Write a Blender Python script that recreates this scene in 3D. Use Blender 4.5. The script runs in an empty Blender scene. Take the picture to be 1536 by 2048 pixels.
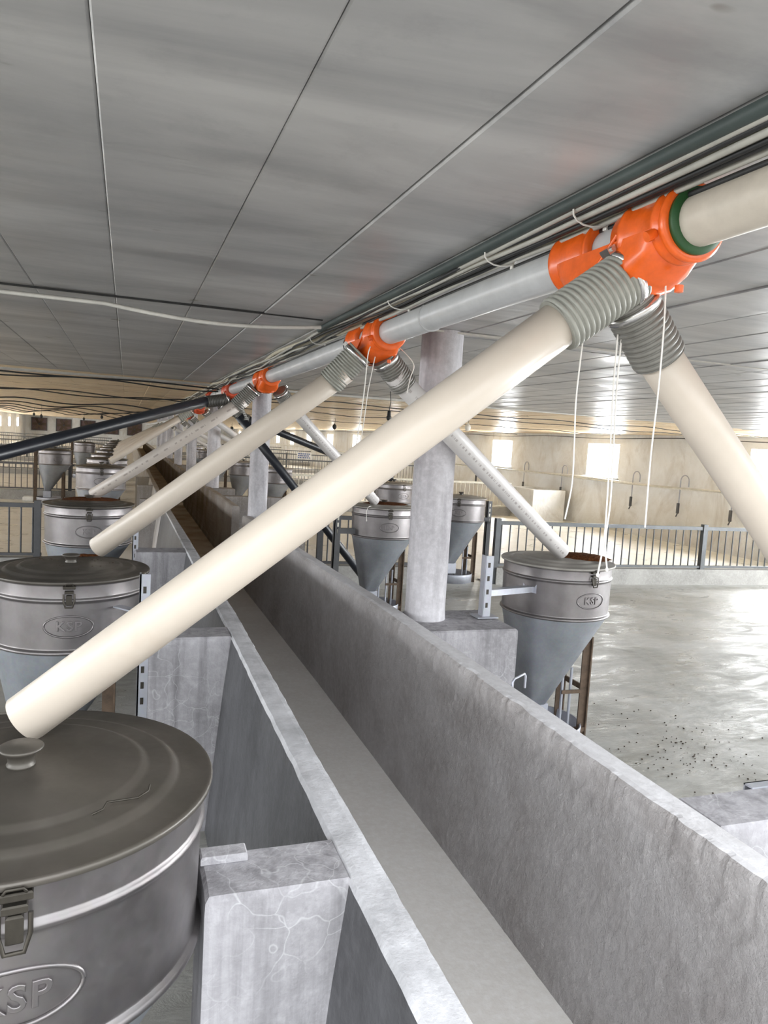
import bpy, math, random
from mathutils import Vector, Matrix, noise
random.seed(7)
C = bpy.context.scene.collection
S = bpy.context.scene
PI = math.pi

# ------------------------------------------------------------------ camera
cam_d = bpy.data.cameras.new('camera')
cam_d.sensor_fit = 'HORIZONTAL'
cam_d.sensor_width = 36.0
cam_d.lens = 36.0 * 1480.0 / 1536.0
cam_d.clip_start = 0.02
cam_d.clip_end = 300
cam = bpy.data.objects.new('camera', cam_d)
C.objects.link(cam)
right = Vector((0.9436, -0.3256, 0.0596))
down = Vector((0.0256, -0.1079, -0.9938))
fwd = Vector((0.33, 0.9393, -0.0935))
m = Matrix((right, -down, -fwd)).transposed().to_4x4()
m.translation = Vector((0, 0, 1.6))
cam.matrix_world = m
S.camera = cam

# ------------------------------------------------------------------ world, daylight, exposure
S.view_settings.view_transform = 'Standard'
S.view_settings.look = 'None'
S.view_settings.gamma = 1.0
S.view_settings.use_curve_mapping = False
S.view_settings.exposure = -0.12
W = bpy.data.worlds.new('sky')
S.world = W
W.use_nodes = True
bg = W.node_tree.nodes['Background']
_n, _l = W.node_tree.nodes, W.node_tree.links      # overcast white sky above the horizon, pale yard below it
_tc = _n.new('ShaderNodeTexCoord'); _sx = _n.new('ShaderNodeSeparateXYZ'); _l.new(_tc.outputs['Generated'], _sx.inputs[0])
_mr = _n.new('ShaderNodeMapRange'); _l.new(_sx.outputs[2], _mr.inputs[0])
_mr.inputs[1].default_value, _mr.inputs[2].default_value = -0.02, 0.05
_mx = _n.new('ShaderNodeMix'); _mx.data_type = 'RGBA'; _l.new(_mr.outputs[0], _mx.inputs[0])
_mx.inputs[6].default_value = (0.22, 0.21, 0.19, 1); _mx.inputs[7].default_value = (0.93, 0.97, 1.0, 1)
_l.new(_mx.outputs[2], bg.inputs[0])
bg.inputs[1].default_value = 6.0
SKY_L = 6.0                      # radiance the daylight openings pass on
XR, XL, YB, YF = 10.0, -8.9, 76.0, -1.4     # right, left, far end walls and an unseen near end, left open to add light
WIN_Y = [14.02 + 4.72 * k for k in range(-1, 13)]
OPEN_Y0, OPEN_Y1 = -1.0, 6.6     # unseen openings added in both side walls to light the near bays

def daylight(name, loc, rot, sx, sy, tint=(0.95, 0.98, 1.0), gain=0.10):
    l = bpy.data.lights.new(name, 'AREA')
    l.shape = 'RECTANGLE'
    l.size, l.size_y = sx, sy
    l.energy = SKY_L * PI * sx * sy * gain
    l.color = tint
    o = bpy.data.objects.new(name, l)
    o.location = loc
    o.rotation_euler = rot
    C.objects.link(o)
    return o
for y in WIN_Y:
    daylight('window_daylight', (XR + 0.22, y, 1.5), (0, PI / 2, 0), 0.73, 1.16, gain=9.0)
    daylight('window_daylight', (XL - 0.22, y, 1.5), (0, -PI / 2, 0), 0.73, 1.16, gain=11.0)
OC, OL = (OPEN_Y0 + OPEN_Y1) / 2, OPEN_Y1 - OPEN_Y0
daylight('added_side_light', (XR + 0.22, OC, 1.4), (0, PI / 2, 0), 1.1, OL, gain=5.0)  # added area lights behind the unseen side openings
daylight('added_side_light', (XL - 0.22, OC, 1.4), (0, -PI / 2, 0), 1.1, OL, gain=2.5)
ROOF_Y = 0.35                    # roof cut short here, out of view, so added sky light reaches the walls
_p = daylight('added_roof_gap_portal', (0.5, (YF + ROOF_Y) / 2, 2.36), (0, 0, 0), 18.0, ROOF_Y - YF)
_p.data.cycles.is_portal = True
_p = daylight('added_end_gap_portal', (0.5, YF - 0.25, 1.08), (PI / 2, 0, 0), 18.0, 2.1)
_p.data.cycles.is_portal = True      # only guides the sampling of the sky through the added open end

# ------------------------------------------------------------------ materials
def lin(r, g, b):
    f = lambda c: (c / 255 / 12.92) if c <= 10.3 else ((c / 255 + 0.055) / 1.055) ** 2.4
    return (f(r), f(g), f(b), 1)

class Mat:
    def __init__(s, name):
        s.m = bpy.data.materials.new(name)
        s.m.use_nodes = True
        s.n = s.m.node_tree.nodes
        s.l = s.m.node_tree.links
        s.b = s.n['Principled BSDF']
    def new(s, t, **k):
        o = s.n.new(t)
        for a, v in k.items(): setattr(o, a, v)
        return o
    def pos(s, scale=(1, 1, 1), obj=False):
        mp = s.new('ShaderNodeMapping')
        mp.inputs['Scale'].default_value = scale
        if obj:
            g = s.new('ShaderNodeTexCoord'); s.l.new(g.outputs['Object'], mp.inputs[0])
        else:
            g = s.new('ShaderNodeNewGeometry'); s.l.new(g.outputs['Position'], mp.inputs[0])
        return mp.outputs[0]
    def noise(s, scale, detail=5, rough=0.6, vec=None, dist=0.0):
        t = s.new('ShaderNodeTexNoise')
        t.inputs['Scale'].default_value = scale
        t.inputs['Detail'].default_value = detail
        t.inputs['Roughness'].default_value = rough
        t.inputs['Distortion'].default_value = dist
        if vec is not None: s.l.new(vec, t.inputs['Vector'])
        return t.outputs['Fac']
    def ramp(s, fac, stops):
        r = s.new('ShaderNodeValToRGB')
        e = r.color_ramp.elements
        while len(e) < len(stops): e.new(0.5)
        for i, (p, c) in enumerate(stops):
            e[i].position = p
            e[i].color = c if len(c) == 4 else (*c, 1)
        s.l.new(fac, r.inputs[0])
        return r.outputs[0]
    def mix(s, fac, a, b, mode='MIX'):
        x = s.new('ShaderNodeMix', data_type='RGBA', blend_type=mode)
        for sock, v in ((x.inputs[0], fac), (x.inputs[6], a), (x.inputs[7], b)):
            if hasattr(v, 'links') or hasattr(v, 'is_linked'): s.l.new(v, sock)
            else: sock.default_value = v
        return x.outputs[2]
    def bump(s, h, strength, dist=0.01, prev=None):
        b = s.new('ShaderNodeBump')
        b.inputs['Strength'].default_value = strength
        b.inputs['Distance'].default_value = dist
        s.l.new(h, b.inputs['Height'])
        if prev is not None: s.l.new(prev, b.inputs['Normal'])
        s.l.new(b.outputs[0], s.b.inputs['Normal'])
        return b.outputs[0]
    def set(s, base=None, rough=None, metal=None, spec=None):
        for k, v in (('Base Color', base), ('Roughness', rough), ('Metallic', metal), ('Specular IOR Level', spec)):
            if v is None: continue
            if hasattr(v, 'is_linked'): s.l.new(v, s.b.inputs[k])
            else: s.b.inputs[k].default_value = v
        return s.m

def plain(name, rgb, rough=0.5, metal=0.0, spec=0.5, mottled=0.12, scale=9):
    M = Mat(name)
    c = lin(*rgb)
    f = M.noise(scale, 6, 0.65, M.pos())
    d = tuple(x * (1 - mottled * 1.6) for x in c[:3]) + (1,)
    h = tuple(min(1, x * (1 + mottled)) for x in c[:3]) + (1,)
    M.set(M.ramp(f, [(0.3, d), (0.7, h)]), rough, metal, spec)
    return M.m

def concrete(name, light, dark, rough=0.85, bump=0.35, fine=90, streak=None, grime=None, gy=(6, 14), spec=0.25, scratch=False):
    M = Mat(name)
    p = M.pos()
    big = M.noise(2.3, 7, 0.62, p, 0.4)
    col = M.ramp(big, [(0.32, lin(*dark)), (0.66, lin(*light))])
    sp = M.noise(38, 4, 0.7, p)
    col = M.mix(M.ramp(sp, [(0.42, (0, 0, 0)), (0.72, (0.35, 0.35, 0.35))]), col, lin(*[min(255, v + 26) for v in light]))
    if streak:
        st = M.noise(1.0, 5, 0.6, M.pos(streak))
        col = M.mix(M.ramp(st, [(0.45, (0, 0, 0)), (0.68, (0.55, 0.55, 0.55))]), col, lin(*[int(v * 0.72) for v in dark]))
    if grime:
        sx = M.new('ShaderNodeSeparateXYZ'); M.l.new(p, sx.inputs[0])
        mr = M.new('ShaderNodeMapRange'); M.l.new(sx.outputs[1], mr.inputs[0])
        mr.inputs[1].default_value, mr.inputs[2].default_value = gy
        mu = M.new('ShaderNodeMath', operation='MULTIPLY'); M.l.new(mr.outputs[0], mu.inputs[0])
        gn = M.ramp(M.noise(1.7, 6, 0.7, p), [(0.25, (0.45, 0.45, 0.45)), (0.6, (1, 1, 1))])
        M.l.new(gn, mu.inputs[1])
        col = M.mix(mu.outputs[0], col, lin(*grime))
    if scratch:
        vo = M.new('ShaderNodeTexVoronoi', feature='DISTANCE_TO_EDGE'); vo.inputs['Scale'].default_value = 11
        wv = M.new('ShaderNodeVectorMath', operation='ADD'); M.l.new(p, wv.inputs[0])
        nv = M.new('ShaderNodeTexNoise'); nv.inputs['Scale'].default_value = 9; M.l.new(p, nv.inputs['Vector'])
        sc = M.new('ShaderNodeVectorMath', operation='SCALE'); sc.inputs[3].default_value = 0.16; M.l.new(nv.outputs['Color'], sc.inputs[0])
        M.l.new(sc.outputs[0], wv.inputs[1]); M.l.new(wv.outputs[0], vo.inputs['Vector'])
        ln = M.ramp(vo.outputs['Distance'], [(0.0, (0.24,) * 3), (0.022, (0, 0, 0))])
        gate = M.ramp(M.noise(3.1, 3, 0.5, p), [(0.46, (0, 0, 0)), (0.56, (1, 1, 1))])
        col = M.mix(M.mix(1.0, ln, gate, 'MULTIPLY'), col, lin(228, 228, 230))
    n1 = M.noise(fine, 5, 0.7, p)
    n2 = M.noise(14, 4, 0.6, p)
    b = M.bump(n2, bump, 0.012)
    M.bump(n1, bump, 0.004 if bump < 0.9 else 0.009, b)
    M.set(col, rough, 0.0, spec)
    return M.m

M_wall_r = concrete('limewashed_rough_concrete', (200, 196, 196), (168, 162, 160), bump=1.0, fine=170, grime=(112, 98, 80), gy=(4.5, 12))
M_wall_l = concrete('limewashed_trough_concrete', (204, 204, 208), (176, 175, 178), bump=0.4, fine=110, streak=(7, 7, 0.8), grime=(140, 130, 115), gy=(5, 14))
M_pier = concrete('scratched_pier_concrete', (170, 168, 172), (138, 136, 139), scratch=True, bump=0.45, fine=80, streak=(26, 26, 1.6), grime=(135, 126, 112), gy=(6, 15))
M_walk = concrete('walkway_screed', (238, 235, 231), (226, 222, 217), bump=0.22, fine=60, grime=(150, 132, 110), gy=(4.5, 11.0))
M_column = concrete('column_concrete', (206, 204, 208), (165, 161, 164), bump=0.35, fine=60, streak=(9, 9, 1.1))

def floor_mat():
    M = Mat('pen_floor_concrete')
    p = M.pos()
    big = M.noise(1.1, 7, 0.65, p, 0.8)
    col = M.ramp(big, [(0.34, lin(132, 130, 122)), (0.62, lin(174, 173, 169))])
    st = M.noise(1.0, 5, 0.65, M.pos((2.2, 9, 1)), 1.2)
    col = M.mix(M.ramp(st, [(0.5, (0, 0, 0)), (0.7, (0.4, 0.4, 0.4))]), col, lin(190, 189, 185))
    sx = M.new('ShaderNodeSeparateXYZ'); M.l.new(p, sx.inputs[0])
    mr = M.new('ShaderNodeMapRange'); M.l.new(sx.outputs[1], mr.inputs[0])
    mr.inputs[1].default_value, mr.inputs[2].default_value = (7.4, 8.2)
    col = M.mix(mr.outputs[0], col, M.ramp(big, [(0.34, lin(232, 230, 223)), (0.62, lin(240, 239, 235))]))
    r = M.ramp(M.noise(2.0, 6, 0.7, M.pos((1, 2.2, 1)), 1.0), [(0.35, (0.22,) * 3), (0.65, (0.6,) * 3)])
    M.bump(M.noise(9, 6, 0.7, M.pos((0.6, 1.6, 1)), 1.0), 0.35, 0.02)
    M.set(col, r, 0.0, 0.5)
    return M.m
M_floor = floor_mat()
M_curb = concrete('curb_concrete', (164, 162, 158), (134, 132, 128), bump=0.3, fine=50)

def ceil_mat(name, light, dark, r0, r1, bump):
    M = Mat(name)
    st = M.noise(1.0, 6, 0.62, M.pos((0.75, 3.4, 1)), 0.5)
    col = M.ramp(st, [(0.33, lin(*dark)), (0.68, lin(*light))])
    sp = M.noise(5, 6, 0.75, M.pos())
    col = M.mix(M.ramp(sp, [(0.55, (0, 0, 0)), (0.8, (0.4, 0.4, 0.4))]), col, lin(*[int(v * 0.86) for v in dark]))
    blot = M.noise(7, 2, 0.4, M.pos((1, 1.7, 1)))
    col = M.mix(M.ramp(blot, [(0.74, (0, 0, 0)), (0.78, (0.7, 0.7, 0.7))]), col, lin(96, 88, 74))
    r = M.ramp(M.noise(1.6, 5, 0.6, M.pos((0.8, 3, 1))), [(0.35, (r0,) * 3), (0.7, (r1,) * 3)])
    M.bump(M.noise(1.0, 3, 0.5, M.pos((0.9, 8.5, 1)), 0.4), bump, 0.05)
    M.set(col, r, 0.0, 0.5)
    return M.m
M_ceil = ceil_mat('dusty_grey_ceiling_sheet', (186, 185, 184), (144, 144, 145), 0.3, 0.5, 0.10)
M_ceil_y = ceil_mat('yellow_ceiling_sheet', (236, 217, 184), (206, 179, 142), 0.25, 0.5, 0.10)  # warmer, lighter tone for the sheets beyond the second cross joint
M_ceil_dark = plain('ceiling_void', (40, 40, 42), 0.9)
M_batten = plain('ceiling_batten_white', (188, 184, 176), 0.5)

def outer_wall_mat():
    M = Mat('stained_plaster_wall')
    p = M.pos()
    big = M.noise(0.9, 7, 0.66, p, 0.6)
    col = M.ramp(big, [(0.33, lin(212, 209, 203)), (0.62, lin(232, 233, 233))])
    st = M.noise(1.0, 6, 0.7, M.pos((1.5, 1.5, 0.7)), 0.6)
    col = M.mix(M.ramp(st, [(0.52, (0, 0, 0)), (0.74, (0.6, 0.6, 0.6))]), col, lin(168, 156, 138))
    M.bump(M.noise(16, 6, 0.7, p), 0.3, 0.02)
    M.set(col, 0.85, 0, 0.2)
    return M.m
M_outer = outer_wall_mat()

def metal_mat(name, light, dark, rough, metal, sp_scale=60, spangle=0.3):
    M = Mat(name)
    p = M.pos(obj=True)
    a = M.noise(5, 6, 0.65, p)
    col = M.ramp(a, [(0.3, lin(*dark)), (0.7, lin(*light))])
    v = M.new('ShaderNodeTexVoronoi'); v.inputs['Scale'].default_value = sp_scale
    M.l.new(p, v.inputs['Vector'])
    col = M.mix(spangle, col, M.mix(0.75, v.outputs['Color'], lin(*light), 'MIX'), 'MULTIPLY')
    r = M.ramp(M.noise(11, 5, 0.7, p), [(0.3, (max(0, rough - 0.08),) * 3), (0.7, (rough + 0.1,) * 3)])
    M.bump(M.noise(2.5, 3, 0.5, p), 0.08, 0.03)
    M.set(col, r, metal, 0.5)
    return M.m
M_galv = metal_mat('galvanised_barrel_steel', (134, 130, 130), (112, 108, 108), 0.38, 0.85, 70, 0.1)
M_cone = metal_mat('galvanised_cone_steel', (172, 176, 182), (146, 150, 156), 0.46, 0.7, 90, 0.25)
M_lid = metal_mat('dusty_lid_steel', (90, 85, 79), (72, 68, 62), 0.42, 0.35, 40, 0.06)
M_angle = metal_mat('galvanised_angle_steel', (186, 188, 196), (160, 162, 170), 0.5, 0.5, 60, 0.15)
M_darksteel = plain('dark_fence_steel', (84, 84, 86), 0.5, 0.4)
M_midsteel = plain('grey_fence_steel', (92, 94, 96), 0.5, 0.4)
M_palesteel = plain('pale_fence_steel', (205, 202, 190), 0.5, 0.2)
M_rust = plain('rusty_brown_steel', (92, 76, 62), 0.8, 0.1, mottled=0.25, scale=25)
M_latch = plain('tarnished_latch_steel', (66, 62, 56), 0.45, 0.7, scale=60)
M_clampsteel = plain('clamp_band_steel', (200, 198, 196), 0.25, 1.0, mottled=0.05)
M_orange = plain('glossy_orange_plastic', (230, 98, 30), 0.26, 0, 0.5, mottled=0.1, scale=30)
M_orange_far = plain('dusty_orange_plastic', (196, 76, 44), 0.4, 0, 0.5, mottled=0.15, scale=30)
M_green = plain('dark_green_rubber_seal', (30, 74, 34), 0.5)
M_black = plain('black_pipe_plastic', (30, 33, 40), 0.35, 0, 0.5)
M_blackrubber = plain('black_cable_sheath', (34, 35, 36), 0.55)
M_bluegreen = plain('dark_green_hose_sheath', (58, 68, 66), 0.55)
M_cable_w = plain('dusty_white_cable_sheath', (170, 168, 160), 0.55)
M_cable_b = plain('beige_cable_sheath', (150, 142, 124), 0.6)
M_rope = plain('white_rope_fibre', (226, 222, 216), 0.85)
M_white = plain('white_plastic', (224, 222, 216), 0.45)
M_pipe_grey = plain('dusty_grey_main_pipe', (186, 187, 188), 0.32, 0, 0.5, mottled=0.08)
M_pipe_near = plain('beige_grey_main_pipe', (190, 181, 168), 0.42, 0, 0.4, mottled=0.06, scale=20)
M_hose = plain('grey_ribbed_hose', (146, 146, 138), 0.38, 0, 0.5, mottled=0.1, scale=40)
M_hose_d = plain('dark_grey_ribbed_hose', (118, 116, 110), 0.36, 0, 0.5, mottled=0.1, scale=40)
M_hose_k = plain('charcoal_ribbed_hose', (78, 76, 72), 0.45)
M_blue = plain('blue_sign_paint', (70, 96, 150), 0.6)
M_fan = plain('fan_brown_steel', (104, 84, 82), 0.6, 0.3, mottled=0.3, scale=14)

def pvc(name, rgb, printed):
    M = Mat(name)
    tc = M.new('ShaderNodeTexCoord')
    o = tc.outputs['Object']
    f = M.noise(6, 6, 0.65, o)
    c = lin(*rgb)
    col = M.ramp(f, [(0.3, tuple(x * 0.9 for x in c[:3]) + (1,)), (0.7, c)])
    g = M.noise(2.2, 6, 0.7, o)
    col = M.mix(M.ramp(g, [(0.55, (0, 0, 0)), (0.8, (0.4, 0.4, 0.4))]), col, lin(170, 144, 118))
    if printed:
        sx = M.new('ShaderNodeSeparateXYZ'); M.l.new(o, sx.inputs[0])
        at = M.new('ShaderNodeMath', operation='ARCTAN2')
        M.l.new(sx.outputs[1], at.inputs[0]); M.l.new(sx.outputs[0], at.inputs[1])
        ab = M.new('ShaderNodeMath', operation='ABSOLUTE'); M.l.new(at.outputs[0], ab.inputs[0])
        lt = M.new('ShaderNodeMath', operation='LESS_THAN'); M.l.new(ab.outputs[0], lt.inputs[0]); lt.inputs[1].default_value = 0.12
        zn = M.new('ShaderNodeTexNoise', noise_dimensions='1D'); zn.inputs['Scale'].default_value = printed
        zn.inputs['Detail'].default_value = 3
        M.l.new(sx.outputs[2], zn.inputs['W'])
        gt = M.new('ShaderNodeMath', operation='GREATER_THAN'); M.l.new(zn.outputs['Fac'], gt.inputs[0]); gt.inputs[1].default_value = 0.52
        mu = M.new('ShaderNodeMath', operation='MULTIPLY'); M.l.new(lt.outputs[0], mu.inputs[0]); M.l.new(gt.outputs[0], mu.inputs[1])
        m2 = M.new('ShaderNodeMath', operation='MULTIPLY'); M.l.new(mu.outputs[0], m2.inputs[0]); m2.inputs[1].default_value = 0.5
        col = M.mix(m2.outputs[0], col, lin(110, 96, 92))
    M.bump(M.noise(30, 3, 0.5, o), 0.03, 0.004)
    M.set(col, 0.36, 0, 0.5)
    return M.m
M_cream = pvc('cream_pvc', (200, 189, 176), 0)
M_print = pvc('printed_grey_cream_pvc', (198, 188, 179), 22)
M_print2 = pvc('finely_printed_grey_pvc', (204, 200, 198), 55)
M_feed = Mat('brown_feed_meal')
_p = M_feed.pos()
M_feed.bump(M_feed.noise(160, 4, 0.7, _p), 0.8, 0.006)
M_feed = M_feed.set(M_feed.ramp(M_feed.noise(90, 4, 0.7, _p), [(0.35, lin(58, 32, 18)), (0.7, lin(120, 74, 42))]), 0.95, 0, 0.1)
M_crumb = plain('dark_feed_crumb', (60, 48, 38), 0.95, mottled=0.3, scale=120)

# ------------------------------------------------------------------ mesh helpers
class MB:
    def __init__(s): s.v, s.f, s.sm = [], [], []
    def add(s, vs, fs, smooth=False):
        o = len(s.v)
        s.v += [tuple(v) for v in vs]
        s.f += [tuple(i + o for i in f) for f in fs]
        s.sm += [smooth] * len(fs)
        return s
    def box(s, a, b, bev=0.0):
        x0, y0, z0 = a; x1, y1, z1 = b
        if bev <= 0:
            v = [(x, y, z) for z in (z0, z1) for y in (y0, y1) for x in (x0, x1)]
            return s.add(v, [(0, 2, 3, 1), (4, 5, 7, 6), (0, 1, 5, 4), (2, 6, 7, 3), (0, 4, 6, 2), (1, 3, 7, 5)])
        e = bev
        rings = []
        for z, k in ((z0, e), (z0 + e, 0), (z1 - e, 0), (z1, e)):
            rings.append([(x0 + k + e * (k == 0) * 0, y0 + k, z), (x1 - k, y0 + k, z), (x1 - k, y1 - k, z), (x0 + k, y1 - k, z)])
        v = [p for r in rings for p in r]
        f = [(3, 2, 1, 0)]
        for i in range(3):
            for j in range(4):
                f.append((i * 4 + j, i * 4 + (j + 1) % 4, i * 4 + 4 + (j + 1) % 4, i * 4 + 4 + j))
        f.append((12, 13, 14, 15))
        return s.add(v, f)
    def obox(s, c, ax, ay, az, hx, hy, hz):
        c = Vector(c); v = []
        for k in (-1, 1):
            for j in (-1, 1):
                for i in (-1, 1):
                    v.append(c + ax * hx * i + ay * hy * j + az * hz * k)
        return s.add(v, [(0, 2, 3, 1), (4, 5, 7, 6), (0, 1, 5, 4), (2, 6, 7, 3), (0, 4, 6, 2), (1, 3, 7, 5)])
    def lathe(s, prof, n=32, c=(0, 0, 0), ax=None, cap0=False, cap1=False, smooth=True):
        # prof = [(r, h)], turned about an axis (default Z) through c
        if ax is None: X, Y, Z = Vector((1, 0, 0)), Vector((0, 1, 0)), Vector((0, 0, 1))
        else:
            Z = Vector(ax).normalized()
            X = Z.orthogonal().normalized(); Y = Z.cross(X)
        c = Vector(c); v, f = [], []
        for r, h in prof:
            for i in range(n):
                a = 2 * PI * i / n
                v.append(c + X * (r * math.cos(a)) + Y * (r * math.sin(a)) + Z * h)
        for k in range(len(prof) - 1):
            for i in range(n):
                j = (i + 1) % n
                f.append((k * n + i, k * n + j, k * n + n + j, k * n + n + i))
        s.add(v, f, smooth)
        if cap0: s.add(v[:n], [tuple(range(n - 1, -1, -1))])
        if cap1: s.add(v[-n:], [tuple(range(n))])
        return s
    def tube(s, pts, r, n=8, cap=True):
        pts = [Vector(p) for p in pts]
        v, f = [], []
        up = None
        for i, p in enumerate(pts):
            d = (pts[min(i + 1, len(pts) - 1)] - pts[max(i - 1, 0)])
            d = d.normalized() if d.length > 1e-9 else Vector((0, 0, 1))
            if up is None: up = d.orthogonal().normalized()
            up = (up - d * up.dot(d)).normalized()
            w = d.cross(up)
            rr = r[i] if isinstance(r, (list, tuple)) else r
            for k in range(n):
                a = 2 * PI * k / n
                v.append(p + up * (rr * math.cos(a)) + w * (rr * math.sin(a)))
        for i in range(len(pts) - 1):
            for k in range(n):
                j = (k + 1) % n
                f.append((i * n + k, i * n + j, i * n + n + j, i * n + n + k))
        s.add(v, f, True)
        if cap:
            s.add(v[:n], [tuple(range(n - 1, -1, -1))]); s.add(v[-n:], [tuple(range(n))])
        return s
    def blob(s, c, r, sx=1, sy=1, sz=1, n=8, k=5):
        prof = []
        v, f = [], []
        for i in range(k + 1):
            t = PI * i / k
            for j in range(n):
                a = 2 * PI * j / n
                v.append((c[0] + r * sx * math.sin(t) * math.cos(a), c[1] + r * sy * math.sin(t) * math.sin(a), c[2] - r * sz * math.cos(t)))
        for i in range(k):
            for j in range(n):
                f.append((i * n + j, i * n + (j + 1) % n, i * n + n + (j + 1) % n, i * n + n + j))
        return s.add(v, f, True)
    def mesh(s, name, mat):
        me = bpy.data.meshes.new(name)
        me.from_pydata(s.v, [], s.f)
        me.polygons.foreach_set('use_smooth', s.sm)
        me.materials.append(mat)
        me.validate()
        return me

def link(name, me, parent=None, loc=None):
    o = bpy.data.objects.new(name, me)
    C.objects.link(o)
    if parent: o.parent = parent
    if loc is not None: o.location = loc
    return o
def part(name, mb, mat, parent): return link(name, mb.mesh(name, mat), parent)
def tag(o, label, cat, group=None):
    o['label'] = label; o['category'] = cat
    if group: o['group'] = group
    return o
def empty(name, loc=(0, 0, 0), rz=0.0):
    o = bpy.data.objects.new(name, None)
    o.empty_display_size = 0.1
    o.location = loc; o.rotation_euler = (0, 0, rz)
    C.objects.link(o)
    return o
def struct(name, mb, mat, parent=None):
    o = link(name, mb.mesh(name, mat), parent)
    if parent is None: o['kind'] = 'structure'
    return o
def kids(o): return [c for c in bpy.data.objects if c.parent == o]
def copy_tree(o, parent=None):
    c = o.copy(); C.objects.link(c)
    if parent: c.parent = parent
    for ch in kids(o): copy_tree(ch, c)
    return c
def lerp_t(tab, y):
    if y <= tab[0][0]: return tab[0][1]
    for (a, u), (b, w) in zip(tab, tab[1:]):
        if y <= b: return u + (w - u) * (y - a) / (b - a)
    return tab[-1][1]

# ------------------------------------------------------------------ setting: floor, ceiling, outer walls
PIT0, PIT1 = 0.40, 1.24
fl = MB()
fl.box((XL - 0.3, YF - 0.3, -0.2), (XR + 0.3, YB + 0.3, 0.0))
floor = struct('floor', fl, M_floor)

def ceil_z(x): return 2.12 - 0.006 * (x - 1)
cb = MB()
cb.box((XL - 0.3, ROOF_Y, 2.24), (XR + 0.3, YB + 0.3, 2.34))
ceiling = struct('ceiling', cb, M_ceil_dark)
nx0 = int(math.floor((XL + 0.06) / 0.3)); nx1 = int(math.ceil((XR + 0.06) / 0.3))
pm = {}
def panel_mesh(L, mat, key):
    if key in pm: return pm[key]
    b = MB(); w = 0.1492; t = 0.022
    prof = [(-w, t), (-w, 0.003), (-w + 0.003, 0.0), (w - 0.03, 0.0), (w - 0.004, 0.0006), (w, 0.004), (w, t)]
    v = [(x, y, z) for y in (0, L) for x, z in prof]
    n = len(prof)
    f = [(i, i + 1, n + i + 1, n + i) for i in range(n - 1)] + [(n - 1, 0, n, 2 * n - 1), tuple(range(n - 1, -1, -1)), tuple(range(n, 2 * n))]
    b.add(v, [tuple(reversed(q)) for q in f])
    pm[key] = b.mesh('ceiling_panel', mat)
    return pm[key]
for k in range(nx0, nx1):
    x = -0.06 + 0.3 * k + 0.15
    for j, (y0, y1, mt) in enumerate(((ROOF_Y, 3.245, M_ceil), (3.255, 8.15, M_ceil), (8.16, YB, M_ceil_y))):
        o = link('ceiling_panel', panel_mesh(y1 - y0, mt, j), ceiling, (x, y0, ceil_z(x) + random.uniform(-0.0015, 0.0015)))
        o.rotation_euler = (0, random.uniform(-0.004, 0.004), 0)

def side_wall(name, x, t, sgn):
    b = MB()
    x0, x1 = (x, x + t) if sgn > 0 else (x - t, x)
    zt = 2.24
    ys = [YF - 0.3] 
    holes = [(OPEN_Y0, OPEN_Y1, 0.85, 1.95)] + [(y - 0.58, y + 0.58, 1.13, 1.86) for y in WIN_Y]
    cur = YF - 0.3
    for a, c, z0, z1 in holes:
        b.box((x0, cur, 0), (x1, a, zt))
        b.box((x0, a, 0), (x1, c, z0))
        b.box((x0, a, z1), (x1, c, zt))
        cur = c
    b.box((x0, cur, 0), (x1, YB + 0.3, zt))
    # footing that stands proud of the plaster
    return struct(name, b, M_outer)
wall_right = side_wall('wall_right', XR, 0.2, 1)
wall_left = side_wall('wall_left', XL, 0.2, -1)
b = MB(); b.box((XL - 0.2, YB, 0), (XR + 0.2, YB + 0.2, 2.24))
struct('wall_end', b, M_outer)
b = MB()
b.box((XL - 0.2, YF - 0.2, 0), (XL + 0.4, YF, 2.24)); b.box((XR - 0.4, YF - 0.2, 0), (XR + 0.2, YF, 2.24)); b.box((XL + 0.4, YF - 0.2, 2.17), (XR - 0.4, YF, 2.24))
struct('wall_near', b, M_outer)
# window frames and sills
def frame_mesh():
    b = MB()
    b.box((-0.03, -0.58, -0.365), (0.03, -0.54, 0.365)); b.box((-0.03, 0.54, -0.365), (0.03, 0.58, 0.365))
    b.box((-0.03, -0.54, 0.325), (0.03, 0.54, 0.365)); b.box((-0.03, -0.54, -0.365), (0.03, 0.54, -0.325))
    return b.mesh('window', M_white)
fm = frame_mesh()
sb = MB(); sb.box((-0.05, -0.62, -0.03), (0.05, 0.62, 0.0), 0.006)
sill_me = sb.mesh('window_sill', M_outer)
wn = 1
for sx, xw in ((1, XR), (-1, XL)):
    for y in WIN_Y:
        o = link('window_%d' % wn, fm, None, (xw + sx * 0.15, y, 1.495)); o['kind'] = 'structure'
        s2 = link('window_sill', sill_me, o, (-sx * 0.17, 0, -0.365))
        wn += 1

# walkway (sunken channel floor between the two trough walls)
ZTL = [(-2, .80), (3.3, .80), (5.3, .765), (9.6, .70), (25, .66), (60, .60)]      # top of left trough wall
ZTR = [(-2, .82), (3.2, .82), (5.0, .79), (7.7, .755), (8.5, .775), (20, .72), (60, .62)]
b = MB()
N = 60
v = []
for i in range(N + 1):
    y = -1 + 61 * (i / N) ** 1.6
    z = lerp_t([(-2, .118), (4.4, .105), (7.6, .05), (20, .04)], y)
    v += [(0.46, y, z), (0.8, y, z - 0.006), (1.17, y, z), (1.17, y, 0.001), (0.46, y, 0.001)]
f = []
for i in range(N):
    for k in range(5):
        f.append((i * 5 + k, i * 5 + (k + 1) % 5, i * 5 + 5 + (k + 1) % 5, i * 5 + 5 + k))
b.add(v, [tuple(reversed(q)) for q in f])
walk = struct('floor', b, M_walk)

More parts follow.
